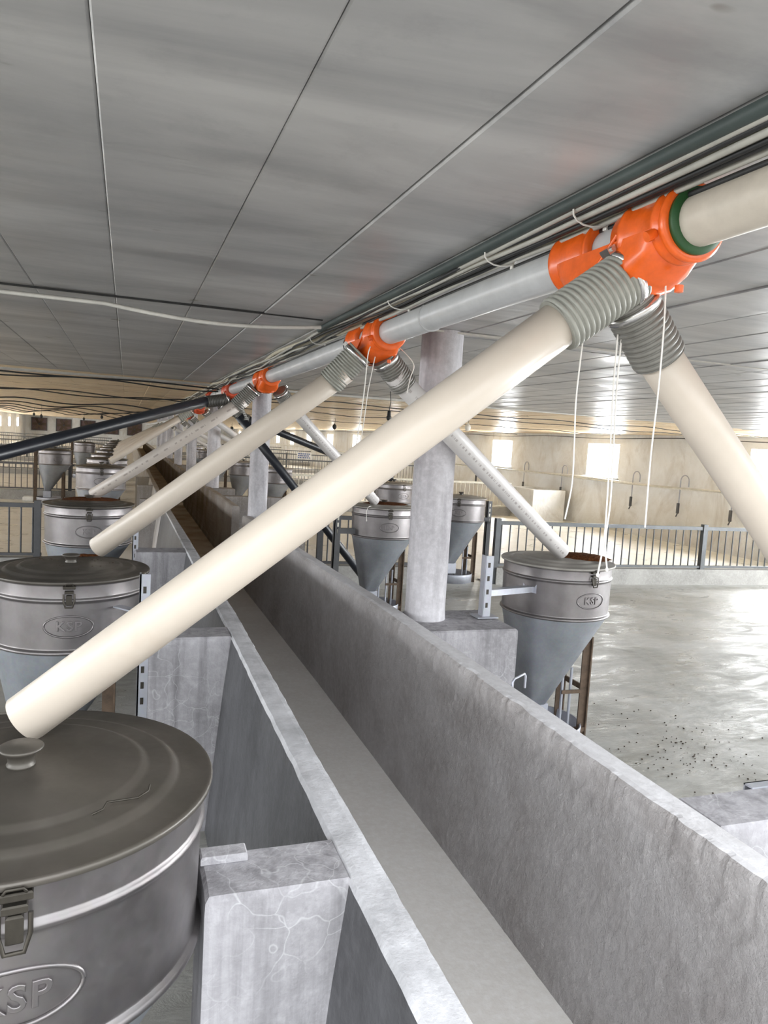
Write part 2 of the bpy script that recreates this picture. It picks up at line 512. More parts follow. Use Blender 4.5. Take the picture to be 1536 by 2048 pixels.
M_trough_face = concrete('dark_trough_face', (84, 84, 87), (56, 56, 58), rough=0.4, bump=0.25, fine=40, streak=(5, 5, 0.5), spec=0.5)  # darker, smoother concrete for the left wall's inner face
def loft(name, ys, section, mat, label, cat, group=None, parent=None):
    b = MB(); v = []; n = None
    for y in ys:
        s = section(y); n = len(s)
        v += s
    f = []
    for i in range(len(ys) - 1):
        for k in range(n - 1):
            f.append((i * n + k, i * n + k + 1, i * n + n + k + 1, i * n + n + k))
    f += [tuple(range(n)), tuple(range(len(v) - 1, len(v) - n - 1, -1))]
    b.add(v, [tuple(reversed(q)) for q in f])
    o = part(name, b, mat, parent)
    if label: tag(o, label, cat, group)
    return o
def frange(a, b_, st):
    n = max(1, int(round((b_ - a) / st)))
    return [a + (b_ - a) * i / n for i in range(n + 1)]
def nz(x, y, z): return noise.noise(Vector((x, y, z)))

def plaster(y, z):
    """rough hand-thrown plaster: broad waves, clumps and drag marks, in metres"""
    a = 0.0025 * nz(1.7, y * 5, z * 5)
    c = nz(5.1, y * 22 + z * 9, z * 16)
    d = nz(2.2, y * 55, z * 30 + y * 12)
    e = nz(7.4, y * 120, z * 110)
    up = max(0.0, (z - 0.62) / 0.2)
    return a + (0.0022 + 0.004 * up) * max(0, c - 0.12) * 2 + 0.0016 * max(0, d - 0.1) * 2 + 0.0011 * e
def right_section(y):
    zt = lerp_t(ZTR, y)
    chip = max(0.0, nz(3.1, y * 9.0, 2.0) - 0.1) * 0.034 + max(0, nz(9, y * 34, 2)) * 0.012
    rag = 0.004 * nz(4, y * 26, 1)
    x0, x1 = 1.15, 1.236 + 0.003 * nz(8, y * 1.7, 0)
    P = [(x0 - 0.006, y, 0.0), (x0 - 0.006, y, 0.10)]
    K = 56
    for k in range(K):
        z = 0.13 + (zt - 0.05 - 0.13) * k / (K - 1)
        w = min(1, max(0, (z - (zt - 0.13)) / 0.08))
        P.append((x0 - plaster(y, z) + w * chip * 0.3, y, z))
    P += [(x0 - plaster(y, zt - 0.03) * 0.7 + rag + chip * 0.7, y, zt - 0.028),
          (x0 - plaster(y, zt - 0.012) * 0.4 + rag + chip, y, zt - 0.012 - chip * 0.5), (x0 + 0.007 + chip, y, zt - 0.001 + rag * 0.5 - chip * 0.2),
          (x0 + 0.022 + chip * 0.6, y, zt + 0.002), (x1 - 0.03, y, zt + 0.002 * nz(6, y * 5, 1)), (x1 - 0.008, y, zt - 0.001), (x1, y, zt - 0.01), (x1, y, 0.4), (x1, y, 0.0)]
    return P
def left_section(y):
    zt = lerp_t(ZTL, y)
    rag = 0.0025 * nz(4, y * 17, 11) + 0.002 * nz(1, y * 40, 1)
    rag2 = 0.003 * nz(9, y * 13, 21)
    x0, x1 = 0.408 + 0.004 * nz(5, y * 1.2, 2), 0.482 + 0.004 * nz(2, y * 1.4, 9)
    return [(x0 - 0.075, y, 0.0), (x0 - 0.055, y, 0.25), (x0 - 0.022, y, zt - 0.2), (x0 + rag2, y, zt - 0.012), (x0 + 0.006 + rag2, y, zt), (x0 + 0.02, y, zt + 0.002),
            (x1 - 0.02, y, zt + 0.002), (x1 - 0.006 + rag, y, zt), (x1 + rag, y, zt - 0.01), (x1 + 0.002, y, zt - 0.2), (x1 + 0.004, y, 0.0)]
loft('trough_wall', frange(-1.0, 0.5, 0.1) + frange(0.51, 2.4, 0.009) + frange(2.415, 4.2, 0.018) + frange(4.26, 7.7, 0.06), right_section, M_wall_r,
     'long rough grey wall with a chipped top edge right of the walkway', 'wall', 'low walls along the walkway')
loft('trough_wall', frange(8.5, 16.0, 0.25), right_section, M_wall_r, 'brown dirty low wall right of the walkway beyond the doorway gap', 'wall', 'low walls along the walkway')
loft('trough_wall', frange(16.6, 60.0, 1.2), right_section, M_wall_r, 'farthest brown low wall on the right side of the walkway', 'wall', 'low walls along the walkway')
loft('trough_wall', frange(-1.0, 6.0, 0.03) + frange(6.3, 60, 0.9), left_section, M_wall_l,
     'thin smooth limewashed wall with a flat top left of the walkway', 'wall', 'low walls along the walkway')
M_top = concrete('limewashed_wall_top', (212, 211, 214), (190, 188, 190), bump=0.35, fine=120, grime=(140, 126, 106), gy=(4.5, 12))
for _nm in ('trough_wall', 'trough_wall.001', 'trough_wall.002'):
    _d = bpy.data.objects[_nm].data
    _d.materials.append(M_top)
    for _q in _d.polygons:
        if abs(_q.normal.z) > 0.8 and _q.center.x > 1.158 and _q.center.z > 0.5: _q.material_index = 1
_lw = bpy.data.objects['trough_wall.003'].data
_lw.materials.append(M_trough_face)
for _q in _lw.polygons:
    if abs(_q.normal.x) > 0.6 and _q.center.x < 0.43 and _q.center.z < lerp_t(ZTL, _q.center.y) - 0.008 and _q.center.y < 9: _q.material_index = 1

# cross piers that carry the feeder posts
def pier(x0, x1, y0, y1, zt, label, group, mat=None):
    b = MB(); n = 9
    # slightly uneven block with rounded arrises
    def ring(z, k):
        P = []
        for (xa, ya, xb, yb) in ((x0 + k, y0 + k, x1 - k, y0 + k), (x1 - k, y0 + k, x1 - k, y1 - k), (x1 - k, y1 - k, x0 + k, y1 - k), (x0 + k, y1 - k, x0 + k, y0 + k)):
            for i in range(n):
                t = i / n
                x, y = xa + (xb - xa) * t, ya + (yb - ya) * t
                P.append((x + 0.002 * nz(x * 11, y * 11, z * 7), y + 0.002 * nz(x * 11, y * 11, z * 7 + 9), z))
        return P
    R = [ring(0.0, 0), ring(zt * 0.3, 0), ring(zt * 0.7, 0), ring(zt - 0.03, 0.0), ring(zt - 0.008, 0.001), ring(zt, 0.008)]
    N = 4 * n
    v = [p for r in R for p in r]
    f = []
    for i in range(len(R) - 1):
        for k in range(N): f.append((i * N + k, i * N + (k + 1) % N, i * N + N + (k + 1) % N, i * N + N + k))
    f.append(tuple(range(len(v) - N, len(v)))); f.append(tuple(range(N - 1, -1, -1)))
    b.add(v, f)
    return tag(part('cross_pier', b, mat or M_pier, None), label, 'pier', group)

# ------------------------------------------------------------------ feeders
def letters(txt, size, R_, z0, off):
    cu = bpy.data.curves.new('emblem_text', 'FONT')
    cu.body = txt; cu.size = size; cu.extrude = 0.0035; cu.bevel_depth = 0.0016; cu.align_x = 'CENTER'; cu.align_y = 'CENTER'
    cu.space_character = 1.15; cu.resolution_u = 3
    to = bpy.data.objects.new('emblem_text', cu); C.objects.link(to)
    bpy.context.view_layer.update()
    me = to.to_mesh()
    vs = []
    for w in me.vertices:
        a = w.co.x / R_
        r = R_ + w.co.z + off
        vs.append((r * math.sin(a), -r * math.cos(a), z0 + w.co.y))
    fs = [tuple(q.vertices) for q in me.polygons]
    to.to_mesh_clear()
    bpy.data.objects.remove(to); bpy.data.curves.remove(cu)
    return vs, fs

FEED_PARTS = {}
def feeder_meshes():
    R0 = 0.293
    b = MB()   # barrel with two beads and a seam
    prof = [(R0 - 0.004, 1.006), (R0 + 0.005, 1.0075), (R0 + 0.006, 1.0), (R0 + 0.0005, 0.994), (R0, 0.992), (R0, 0.990), (R0, 0.949), (R0 + 0.0004, 0.9465), (R0 + 0.003, 0.943), (R0 + 0.006, 0.9385), (R0 + 0.006, 0.9345),
            (R0 + 0.003, 0.930), (R0 + 0.0004, 0.9265), (R0, 0.924), (R0, 0.92), (R0 - 0.002, 0.80), (R0 - 0.003, 0.752), (R0 - 0.003, 0.748), (R0 - 0.002, 0.7455), (R0 + 0.003, 0.742), (R0 + 0.0065, 0.737), (R0 + 0.0065, 0.732), (R0 + 0.003, 0.728), (R0 - 0.006, 0.725)]
    b.lathe(prof[::-1], 64)
    FEED_PARTS['barrel'] = b.mesh('barrel', M_galv)
    b = MB()   # oblique cone folding into a narrow wedge slot
    n = 64; rows = []
    for t in (0, 0.15, 0.3, 0.45, 0.6, 0.75, 0.88, 1.0):
        P = []
        for i in range(n):
            a = 2 * PI * i / n
            c, s_ = math.cos(a), math.sin(a)
            # top circle
            tx, ty = (R0 - 0.006) * c, (R0 - 0.006) * s_
            # bottom: rounded slot (superellipse), shifted to -X
            e = 0.14
            bx = -0.115 + 0.05 * math.copysign(abs(c) ** e, c)
            by = 0.10 * math.copysign(abs(s_) ** e, s_)
            P.append((tx + (bx - tx) * t, ty + (by - ty) * t, 0.727 + (0.22 - 0.727) * t))
        rows.append(P)
    v = [p for r in rows for p in r]; f = []
    for k in range(len(rows) - 1):
        for i in range(n):
            f.append((k * n + i, k * n + n + i, k * n + n + (i + 1) % n, k * n + (i + 1) % n))
    b.add(v, f, True)
    FEED_PARTS['cone'] = b.mesh('cone', M_cone)
    b = MB()   # lid with stepped rings
    prof = [(0.0, 1.034), (0.10, 1.033), (0.185, 1.030), (0.192, 1.029), (0.198, 1.023), (0.206, 1.0215), (0.236, 1.021), (0.243, 1.0205), (0.250, 1.0135), (0.257, 1.011),
            (0.285, 1.010), (0.302, 1.011), (0.3075, 1.012), (0.3105, 1.008), (0.3095, 1.001), (0.304, 0.998), (0.301, 1.0), (0.297, 1.004)]
    b.lathe(prof[::-1], 72)
    FEED_PARTS['lid'] = b.mesh('lid', M_lid)
    b = MB()
    b.lathe([(0.0, 1.033), (0.022, 1.033), (0.0225, 1.037), (0.020, 1.040), (0.021, 1.050), (0.027, 1.057), (0.034, 1.062), (0.035, 1.0655), (0.032, 1.0675), (0.0, 1.068)], 24)
    FEED_PARTS['knob'] = b.mesh('knob', M_lid)
    b = MB()   # toggle latch: staple on the rim and a folded bail with a tongue
    y = -(R0 + 0.008)
    b.box((-0.022, y - 0.010, 0.985), (0.022, y + 0.012, 0.997), 0.002)
    b.tube([(-0.014, y - 0.008, 0.997), (-0.010, y - 0.014, 1.006), (0.010, y - 0.014, 1.006), (0.014, y - 0.008, 0.997)], 0.0022, 6)
    b.box((-0.016, y - 0.007, 0.966), (0.016, y + 0.008, 0.978), 0.002)
    b.tube([(-0.019, y - 0.004, 0.966), (-0.019, y - 0.008, 0.940), (-0.012, y - 0.010, 0.916), (0.012, y - 0.010, 0.916), (0.019, y - 0.008, 0.940), (0.019, y - 0.004, 0.966)], 0.0034, 8)
    b.box((-0.011, y - 0.004, 0.922), (0.011, y + 0.007, 0.962), 0.003)
    FEED_PARTS['latch'] = b.mesh('latch', M_latch)
    b = MB()   # oval emblem pressed into the barrel
    vs, fs = letters('KSP', 0.052, R0 - 0.002, 0.838, 0.0)
    b.add(vs, fs)
    pts = []
    for i in range(41):
        a = 2 * PI * i / 40
        u = 0.088 * math.cos(a); w = 0.041 * math.sin(a)
        th = u / R0
        pts.append(((R0 - 0.0005) * math.sin(th), -(R0 - 0.0005) * math.cos(th), 0.838 + w))
    b.tube(pts, 0.0036, 6, False)
    FEED_PARTS['emblem'] = b.mesh('emblem', M_galv)
    b = MB()   # tray under the slot
    prof = [(0.0, 0.012), (0.20, 0.012), (0.232, 0.02), (0.24, 0.10), (0.248, 0.105), (0.25, 0.098), (0.243, 0.0), (0.0, 0.0)]
    b.lathe([(r, h) for r, h in prof[::-1]], 32, (-0.06, 0, 0))
    b.box((-0.185, -0.1, 0.10), (-0.05, 0.1, 0.225))
    FEED_PARTS['tray'] = b.mesh('tray', M_angle)
    for nm, yy, mt in (('leg', -0.115, M_rust), ('leg2', 0.115, M_rust)):
        b = MB()
        b.box((0.135, yy - 0.004, 0.0), (0.185, yy + 0.004, 0.60)); b.box((0.177, yy - 0.02, 0.0), (0.185, yy + 0.02, 0.60))
        FEED_PARTS[nm] = b.mesh('leg', mt)
    for k, q in enumerate((((0.175, -0.115, 0.28), (0.185, 0.115, 0.31)), ((0.02, -0.12, 0.28), (0.18, -0.112, 0.30)), ((0.02, -0.13, 0.06), (0.185, -0.112, 0.085)))):
        b = MB(); b.box(*q); FEED_PARTS['rung%d' % k] = b.mesh('rung', M_rust)
    for k, (x, y) in enumerate(((0.03, -0.1), (0.09, -0.09), (0.03, 0.1))):
        b = MB(); b.tube([(x, y, 0.012), (x, y, 0.42)], 0.008, 8)
        FEED_PARTS['adjusting_rod%d' % k] = b.mesh('adjusting_rod', M_angle)
feeder_meshes()
def make_feeder(loc, face=0.0, scale=1.0, post=None, latch=True, near=True):
    """loc: centre on the floor; face: turn of the emblem side about Z; post: (dx,dy) of the slotted post"""
    root = empty('feeder', loc)
    root.scale = (scale, scale, scale)
    for nm in ('barrel', 'cone', 'lid', 'knob', 'latch', 'emblem', 'tray', 'leg', 'leg2') + (('rung0', 'rung1', 'rung2', 'adjusting_rod0', 'adjusting_rod1', 'adjusting_rod2') if near else ()):
        if nm == 'latch' and not latch: continue
        if nm == 'knob': 
            o = link('knob', FEED_PARTS['knob'], lid_o)
            continue
        o = link(nm.rstrip('012'), FEED_PARTS[nm], root)
        if nm == 'lid': lid_o = o
        if nm in ('latch', 'emblem'): o.rotation_euler = (0, 0, face)
    if post:
        (px, py, pz) = post            # post base relative to root
        b = MB()
        h = 0.30; sgn = -1 if px > 0 else 1
        b.box((px - 0.02, py - 0.022, pz), (px + 0.02, py - 0.018, pz + h)); 
        b.box((px - sgn * 0.02 - 0.002, py - 0.022, pz), (px - sgn * 0.02 + 0.002, py + 0.022, pz + h))
        b.box((px - 0.055, py - 0.045, pz), (px + 0.055, py + 0.045, pz + 0.005))
        po = part('post', b, M_angle, root)
        for k in range(4):
            b = MB(); z = pz + 0.06 + 0.065 * k
            b.box((px - 0.008, py - 0.0235, z - 0.012), (px + 0.004, py - 0.0215, z + 0.012))
            part('slot', b, M_latch, po)
        # bracket from the post to the barrel
        a = Vector((px, py, pz + 0.13)); d = Vector((-px, -py, 0)).normalized()
        e = Vector((0, 0, pz + 0.10)) - d * 0.285; 
        w = (e - a); L = w.length; w.normalize(); side = w.cross(Vector((0, 0, 1))).normalized(); up = side.cross(w)
        b = MB()
        b.obox(a + w * (L / 2), w, side, up, L / 2, 0.022, 0.003); b.obox(a + w * (L / 2) + side * 0.022 - up * 0.012, w, side, up, L / 2, 0.003, 0.015)
        b.obox(e, w, side, up, 0.006, 0.04, 0.03)
        part('bracket', b, M_angle, root)
    return root

LID_PALE = FEED_PARTS['lid'].copy()
LID_PALE.materials[0] = metal_mat('pale_dusty_lid_steel', (160, 156, 150), (128, 124, 118), 0.5, 0.2, 40, 0.06)
FX, FR = 'wet feeders along the walkway left side', 'wet feeders on the right side of the walkway'
left_rows = [(-0.152, 1.30, 1.0), (-0.205, 3.25, 1.0), (-0.25, 5.80, 1.02), (-0.31, 10.4, 1.055), (-0.30, 12.9, 1.055), (-0.33, 15.0, 1.055), (-0.31, 17.2, 1.06), (-0.31, 19.4, 1.06), (-0.31, 21.6, 1.06),
             (-0.31, 24.0, 1.06), (-0.31, 26.5, 1.06), (-0.31, 29.0, 1.06)]
left_labels = ['nearest steel hopper feeder with a big round lid, lower left corner',
               'steel hopper feeder with a knobbed lid right behind the nearest one',
               'steel hopper feeder with brown feed spread over its lid, beside the barred fence end',
               'shiny steel hopper feeder just beyond the feed-strewn lid, fed by a cream pipe',
               'second small steel feeder rim beyond the feed-strewn lid',
               'third small steel feeder rim beyond the feed-strewn lid',
               'fourth small steel feeder rim beyond the feed-strewn lid',
               'fifth small steel feeder rim beyond the feed-strewn lid']
for i, (x, y, s_) in enumerate(left_rows):
    f_ = make_feeder((x, y, 0), 0.10 if i < 1 else 0.05, s_, None, i < 6, i < 3)
    if i < len(left_labels): tag(f_, left_labels[i], 'feeder', FX)
    else: tag(f_, 'tiny steel feeder rim at the far end of the left row', 'feeder', 'farthest feeders of the left row')
    if i < 6:
        zt = lerp_t(ZTL, y)
        lab = ['pale scratched pier beside the nearest feeder, foreground', 'pale scratched pier joining the wall beside the second feeder', 'small pier beside the feed-strewn feeder',
               'pier step beside the shiny feeder beyond', 'fourth pier step going away on the left', 'fifth pier step going away on the left'][i]
        if i == 0: pier(0.146, 0.416, 1.225, 1.372, zt - 0.002, lab, 'piers on the left')
        elif i == 1: pier(0.072, 0.416, 2.90, 3.06, zt - 0.002, lab, 'piers on the left')
        elif i == 2: pier(0.07, 0.416, 5.25, 5.47, zt - 0.002, lab, 'piers on the left')
        else: pier(0.17, 0.416, y - 0.5, y - 0.35, zt - 0.002, lab, 'piers on the left')

right_rows = [(2.275, 3.52, 1.0, 0.13), (2.28, 6.50, 1.0, -0.12), (3.78, 8.02, 1.0, -0.5), (3.75, 10.3, 1.0, 0.2), (2.62, 13.6, 1.0, 0.2), (2.34, 15.8, 1.0, 0.2), (2.4, 20.5, 1.0, 0.1), (2.4, 24.6, 1.0, 0.1), (2.4, 28.8, 1.0, 0.1)]
right_labels = ['steel hopper feeder with open lid of brown feed in the right pen', 'steel hopper feeder partly hidden by the left side of the nearest column',
                'tall dark steel feeder just right of the nearest column', 'steel feeder with black pipe end over its lid behind the column',
                'grey steel feeder right of the second column, thin black pipe crossing it', 'grey steel feeder left of the second column']
for i, (x, y, s_, fc) in enumerate(right_rows):
    post = (-0.62, -0.36, 0.79) if i == 0 else None
    f_ = make_feeder((x, y, 0), fc, s_, post, True, i < 4)
    for c_ in kids(f_):
        if c_.name.startswith('lid'): c_.data = LID_PALE
    if i < len(right_labels): tag(f_, right_labels[i], 'feeder', FR)
    else: tag(f_, 'tiny far steel feeder on the right side between distant columns', 'feeder', 'farthest feeders of the right row')
# feeder posts that stand on the floor next to the second row
def floor_post(x, y, h, label, w=0.03):
    b = MB()
    b.box((x - w, y - 0.004, 0), (x + w, y + 0.004, h)); b.box((x - w, y - 0.004, 0), (x - w + 0.008, y + 0.05, h))
    b.box((x - w - 0.03, y - 0.03, 0), (x + w + 0.03, y + 0.07, 0.008))
    o = empty('slotted_post', (0, 0, 0)); part('upright', b, M_darksteel, o)
    for k in range(4):
        b = MB(); z = h - 0.05 - 0.06 * k
        b.box((x - 0.005, y - 0.0065, z - 0.018), (x + 0.010, y - 0.0045, z + 0.018))
        part('slot', b, M_palesteel, o)
    b = MB(); b.box((x + 0.0, y - 0.02, h - 0.25), (x + (0.32 if x < 3 else -0.2), y + 0.02, h - 0.2)) 
    part('bracket', b, M_darksteel, o)
    return tag(o, label, 'post')
def pier_post(x, y, h, fx, fy, label):
    o = empty('slotted_post', (x, y, 0)); b = MB()
    b.box((-0.003, -0.022, 0), (0.003, 0.022, h)); b.box((-0.003, -0.022, 0), (0.036, -0.017, h)); b.box((-0.02, -0.05, 0), (0.055, 0.05, 0.006))
    part('upright', b, M_angle, o)
    for k in range(8):
        b = MB(); z = h - 0.06 - 0.062 * k
        b.box((0.010, -0.0235, z - 0.013), (0.022, -0.0165, z + 0.013)); part('slot', b, M_latch, o)
    d = Vector((fx - x, fy - y, 0)); L = d.length - 0.288; d.normalize(); sd = Vector((-d.y, d.x, 0)); up = Vector((0, 0, 1))
    b = MB(); b.obox(d * (L / 2) + up * 0.9, d, sd, up, L / 2, 0.018, 0.003); part('bracket', b, M_angle, o)
    return tag(o, label, 'post')
pier_post(0.062, 2.92, 1.05, -0.205, 3.25, 'pale slotted steel post at the right rim of the second feeder')
pier_post(0.055, 5.40, 1.02, -0.25, 5.80, 'pale slotted steel post beside the feed-strewn feeder')
floor_post(1.83, 6.46, 1.0, 'black slotted steel post left of the feeder behind the big pipe')
floor_post(4.16, 8.0, 0.97, 'black slotted steel post right of the tall dark feeder')

# piers on the right of the walkway
pier(1.232, 1.715, 2.93, 3.32, 0.785, 'white pier carrying the nearest column and a slotted post', 'piers on the right')
pier(1.232, 1.80, 1.19, 1.335, 0.815, 'pale grey pier top at the lower right edge', 'piers on the right')
pier(1.232, 1.60, 7.35, 7.95, 0.72, 'pier under the second column', 'piers on the right')
pier(1.232, 2.4, 10.1, 10.3, 0.75, 'low pier beyond the second column', 'piers on the right')
pier(1.232, 1.60, 11.55, 11.9, 0.74, 'pier under the third column', 'piers on the right')
for yy in (15.9, 20.1, 24.3, 28.5): pier(1.232, 1.6, yy - 0.15, yy + 0.15, 0.70, 'far pier under a distant column', 'far piers on the right')
b = MB(); b.box((1.455, 1.325, 0.8155), (1.80, 1.352, 0.8195)); b.box((1.455, 1.348, 0.79), (1.80, 1.352, 0.8195))
tag(part('angle_bar', b, M_angle, None), 'thin steel angle bar lying on the back edge of the pale pier, right edge', 'bar')
b = MB(); b.tube([(1.246, 2.14, 0.76), (1.246, 2.14, 0.822), (1.256, 2.145, 0.832), (1.32, 2.19, 0.832), (1.328, 2.195, 0.822), (1.328, 2.195, 0.78)], 0.004, 8)
tag(part('wire_hook', b, M_angle, None), 'bent pale wire hook behind the wall top near the open feeder', 'hook')
b = MB(); b.box((0.148, 1.325, 0.798), (0.235, 1.365, 0.815), 0.003)
tag(part('wedge_block', b, M_pier, None), 'small flat block on the pier beside the nearest feeder', 'block')

# ------------------------------------------------------------------ columns
def column(x, y, z0, r, label, group=None):
    b = MB(); zt = ceil_z(x) 
    prof = []
    for i in range(25):
        z = z0 + (zt - z0) * i / 24
        prof.append((r + 0.0018 * nz(x, y, z * 6) + (0.004 if i == 0 else 0), z))
    b.lathe(prof, 40, (x, y, 0), None, True, True)
    return tag(part('column', b, M_column, None), label, 'column', group)
column(1.355, 3.19, 0.78, 0.096, 'nearest round grey concrete column, behind the big cream pipe', 'round columns')
column(1.31, 7.75, 0.715, 0.098, 'second round grey concrete column, farther back', 'round columns')
column(1.27, 11.75, 0.735, 0.098, 'third round concrete column, behind the crossing pipes', 'round columns')
for yy in (15.9, 20.1, 24.3, 28.5, 32.7): column(1.27, yy, 0.69 if yy < 30 else 0.0, 0.098, 'thin far concrete column standing along the walkway', 'far round columns')

# ------------------------------------------------------------------ main pipe, collars, drop pipes
PX = 0.94
ZP = [(-4, 2.02), (3, 2.022), (6, 2.01), (8.9, 2.02), (10.6, 1.95), (17.6, 1.80), (60, 1.76)]
def pz(y): return lerp_t(ZP, y)
main = empty('feed_pipe', (PX, 0, 2.02))
def main_seg(y0, y1, mat, lab=None):
    n = max(2, int((y1 - y0) / 0.5)); pts = []
    for i in range(n + 1):
        y = y0 + (y1 - y0) * i / n
        pts.append((PX - main.location.x + (0 if y < 20 else 0), y, pz(y) + 0.004 * nz(y * 0.8, 3, 3) - 2.02))
    b = MB(); b.tube(pts, 0.045, 28)
    o = part('pipe_length', b, mat, main)
    if lab: o['label'] = lab
    return o
main_seg(YF, 1.20, M_pipe_near, 'near beige grey pipe length')
main_seg(1.20, 2.55, M_pipe_grey); main_seg(2.55, 7.2, M_pipe_grey); main_seg(7.2, 40, M_pipe_grey)
def ring_part(y, r, w, mat, nm):
    b = MB(); b.lathe([(0.044, -w), (r, -w), (r, w), (0.044, w)], 32, (0, y, pz(y) - 2.02), (0, 1, 0))
    part(nm, b, mat, main)
for y in (2.32, 3.22, 5.75, 8.3): ring_part(y, 0.0475, 0.004, M_pipe_grey if y < 3 else M_blackrubber, 'coupling_ring')
tag(main, 'long grey feed pipe running under the ceiling through the orange collars', 'pipe')

def torus_profile(y0, y1):
    return None
def make_collar(yc, ln, mat, label, detail=True):
    """two clamp rings joined by a twin-spout hopper; ln = overall length"""
    z = pz(yc)
    root = empty('drop_collar', (PX, yc, z))
    h = ln / 2
    # front (towards the camera, -Y) ring
    wf = ln * 0.42
    b = MB()
    b.lathe([(0.0455, -h), (0.064, -h - 0.004), (0.070, -h), (0.069, -h + 0.010), (0.064, -h + 0.014), (0.064, -h + 0.020), (0.069, -h + 0.024), (0.069, -h + 0.034), (0.063, -h + 0.040),
             (0.064, -h + wf * 0.7), (0.070, -h + wf * 0.74), (0.070, -h + wf * 0.8), (0.063, -h + wf * 0.85), (0.061, -h + wf), (0.0455, -h + wf)], 44, (0, 0, 0), (0, 1, 0))
    part('front_ring', b, mat, root)
    wb = ln * 0.36
    b = MB()
    b.lathe([(0.0455, h - wb), (0.064, h - wb), (0.0655, h - wb + 0.006), (0.058, h - wb + 0.014), (0.058, h - wb + 0.028), (0.063, h - wb + 0.034), (0.062, h - 0.022), (0.068, h - 0.016), (0.068, h - 0.004), (0.062, h), (0.0455, h)], 44, (0, 0, 0), (0, 1, 0))
    part('rear_ring', b, mat, root)
    # bolt bosses on top of the rings
    for yy in (-h + wf * 0.5, h - wb * 0.5):
        b = MB()
        b.box((-0.035, yy - 0.016, 0.052), (-0.008, yy + 0.016, 0.082), 0.004); b.box((0.004, yy - 0.016, 0.052), (0.030, yy + 0.016, 0.080), 0.004)
        b.tube([(-0.045, yy, 0.068), (0.042, yy, 0.068)], 0.005, 8)
        part('clamp_boss', b, mat, root)
    # hopper body hanging below the pipe: lofted saddle narrowing to the two spouts
    b = MB(); n = 24; rows = []
    for k, (zz, hx, hy, e) in enumerate(((-0.012, 0.0655, h * 0.93, 0.25), (-0.045, 0.066, h * 0.86, 0.35), (-0.072, 0.074, h * 0.70, 0.5), (-0.095, 0.066, h * 0.52, 0.6), (-0.108, 0.03, h * 0.3, 0.8))):
        P = []
        for i in range(n):
            a = 2 * PI * i / n; c, s_ = math.cos(a), math.sin(a)
            P.append((hx * math.copysign(abs(c) ** e, c), hy * math.copysign(abs(s_) ** e, s_), zz))
        rows.append(P)
    v = [p for r in rows for p in r]; f = []
    for k in range(len(rows) - 1):
        for i in range(n): f.append((k * n + i, k * n + n + i, k * n + n + (i + 1) % n, k * n + (i + 1) % n))
    f.append(tuple(range(len(v) - n, len(v))))
    b.add(v, f, True)
    body = part('outlet_body', b, mat, root)
    if detail:
        b = MB()
        b.tube([(0.02, -h * 0.75, -0.099), (0.02, -h * 0.75, -0.112)], 0.008, 8)
        part('molded_lug', b, mat, root); b = MB()
        b.tube([(-0.061, -h + 0.028, -0.022), (-0.076, -h + 0.03, -0.03)], 0.010, 10)
        part('molded_lug', b, mat, root); b = MB()
        b.tube([(-0.064, -h * 0.3, 0.0), (-0.070, -h * 0.1, -0.04), (-0.074, 0.0, -0.06)], 0.004, 8)
        part('molded_lug', b, mat, root)
    return tag(root, label, 'collar', 'orange drop collars'), body
collars = [(1.30, 0.38, M_orange, 'large glossy orange pipe collar, nearest, at upper right'),
           (2.93, 0.40, M_orange, 'second orange pipe collar beside the column top'),
           (5.42, 0.44, M_orange, 'third orange pipe collar in front of the second column'),
           (7.40, 0.42, M_orange_far, 'fourth dull orange collar where the black pipes start'),
           (9.05, 0.40, M_orange_far, 'fifth small dull orange collar'),
           (10.75, 0.38, M_orange_far, 'sixth small orange collar behind the black pipe'),
           (13.1, 0.38, M_orange_far, 'seventh tiny orange collar far along the pipe')]
CR = []
for a in collars: CR.append(make_collar(*a))
# nearest collar: green seal and the strap that hangs it from the ceiling
b = MB(); b.lathe([(0.044, -0.006), (0.0575, -0.006), (0.0585, 0.0), (0.0575, 0.012), (0.044, 0.012)], 44, (0, -0.198, 0), (0, 1, 0))
part('green_seal', b, M_green, CR[0][0])['label'] = 'dark green rubber seal'
b = MB(); b.box((-0.05, -0.188, 0.055), (0.015, -0.170, 0.070)); b.box((-0.03, -0.186, 0.06), (-0.012, -0.172, 0.097)); b.box((-0.10, -0.19, 0.090), (0.03, -0.168, 0.097))
part('hanger_strap', b, M_blackrubber, CR[0][0])

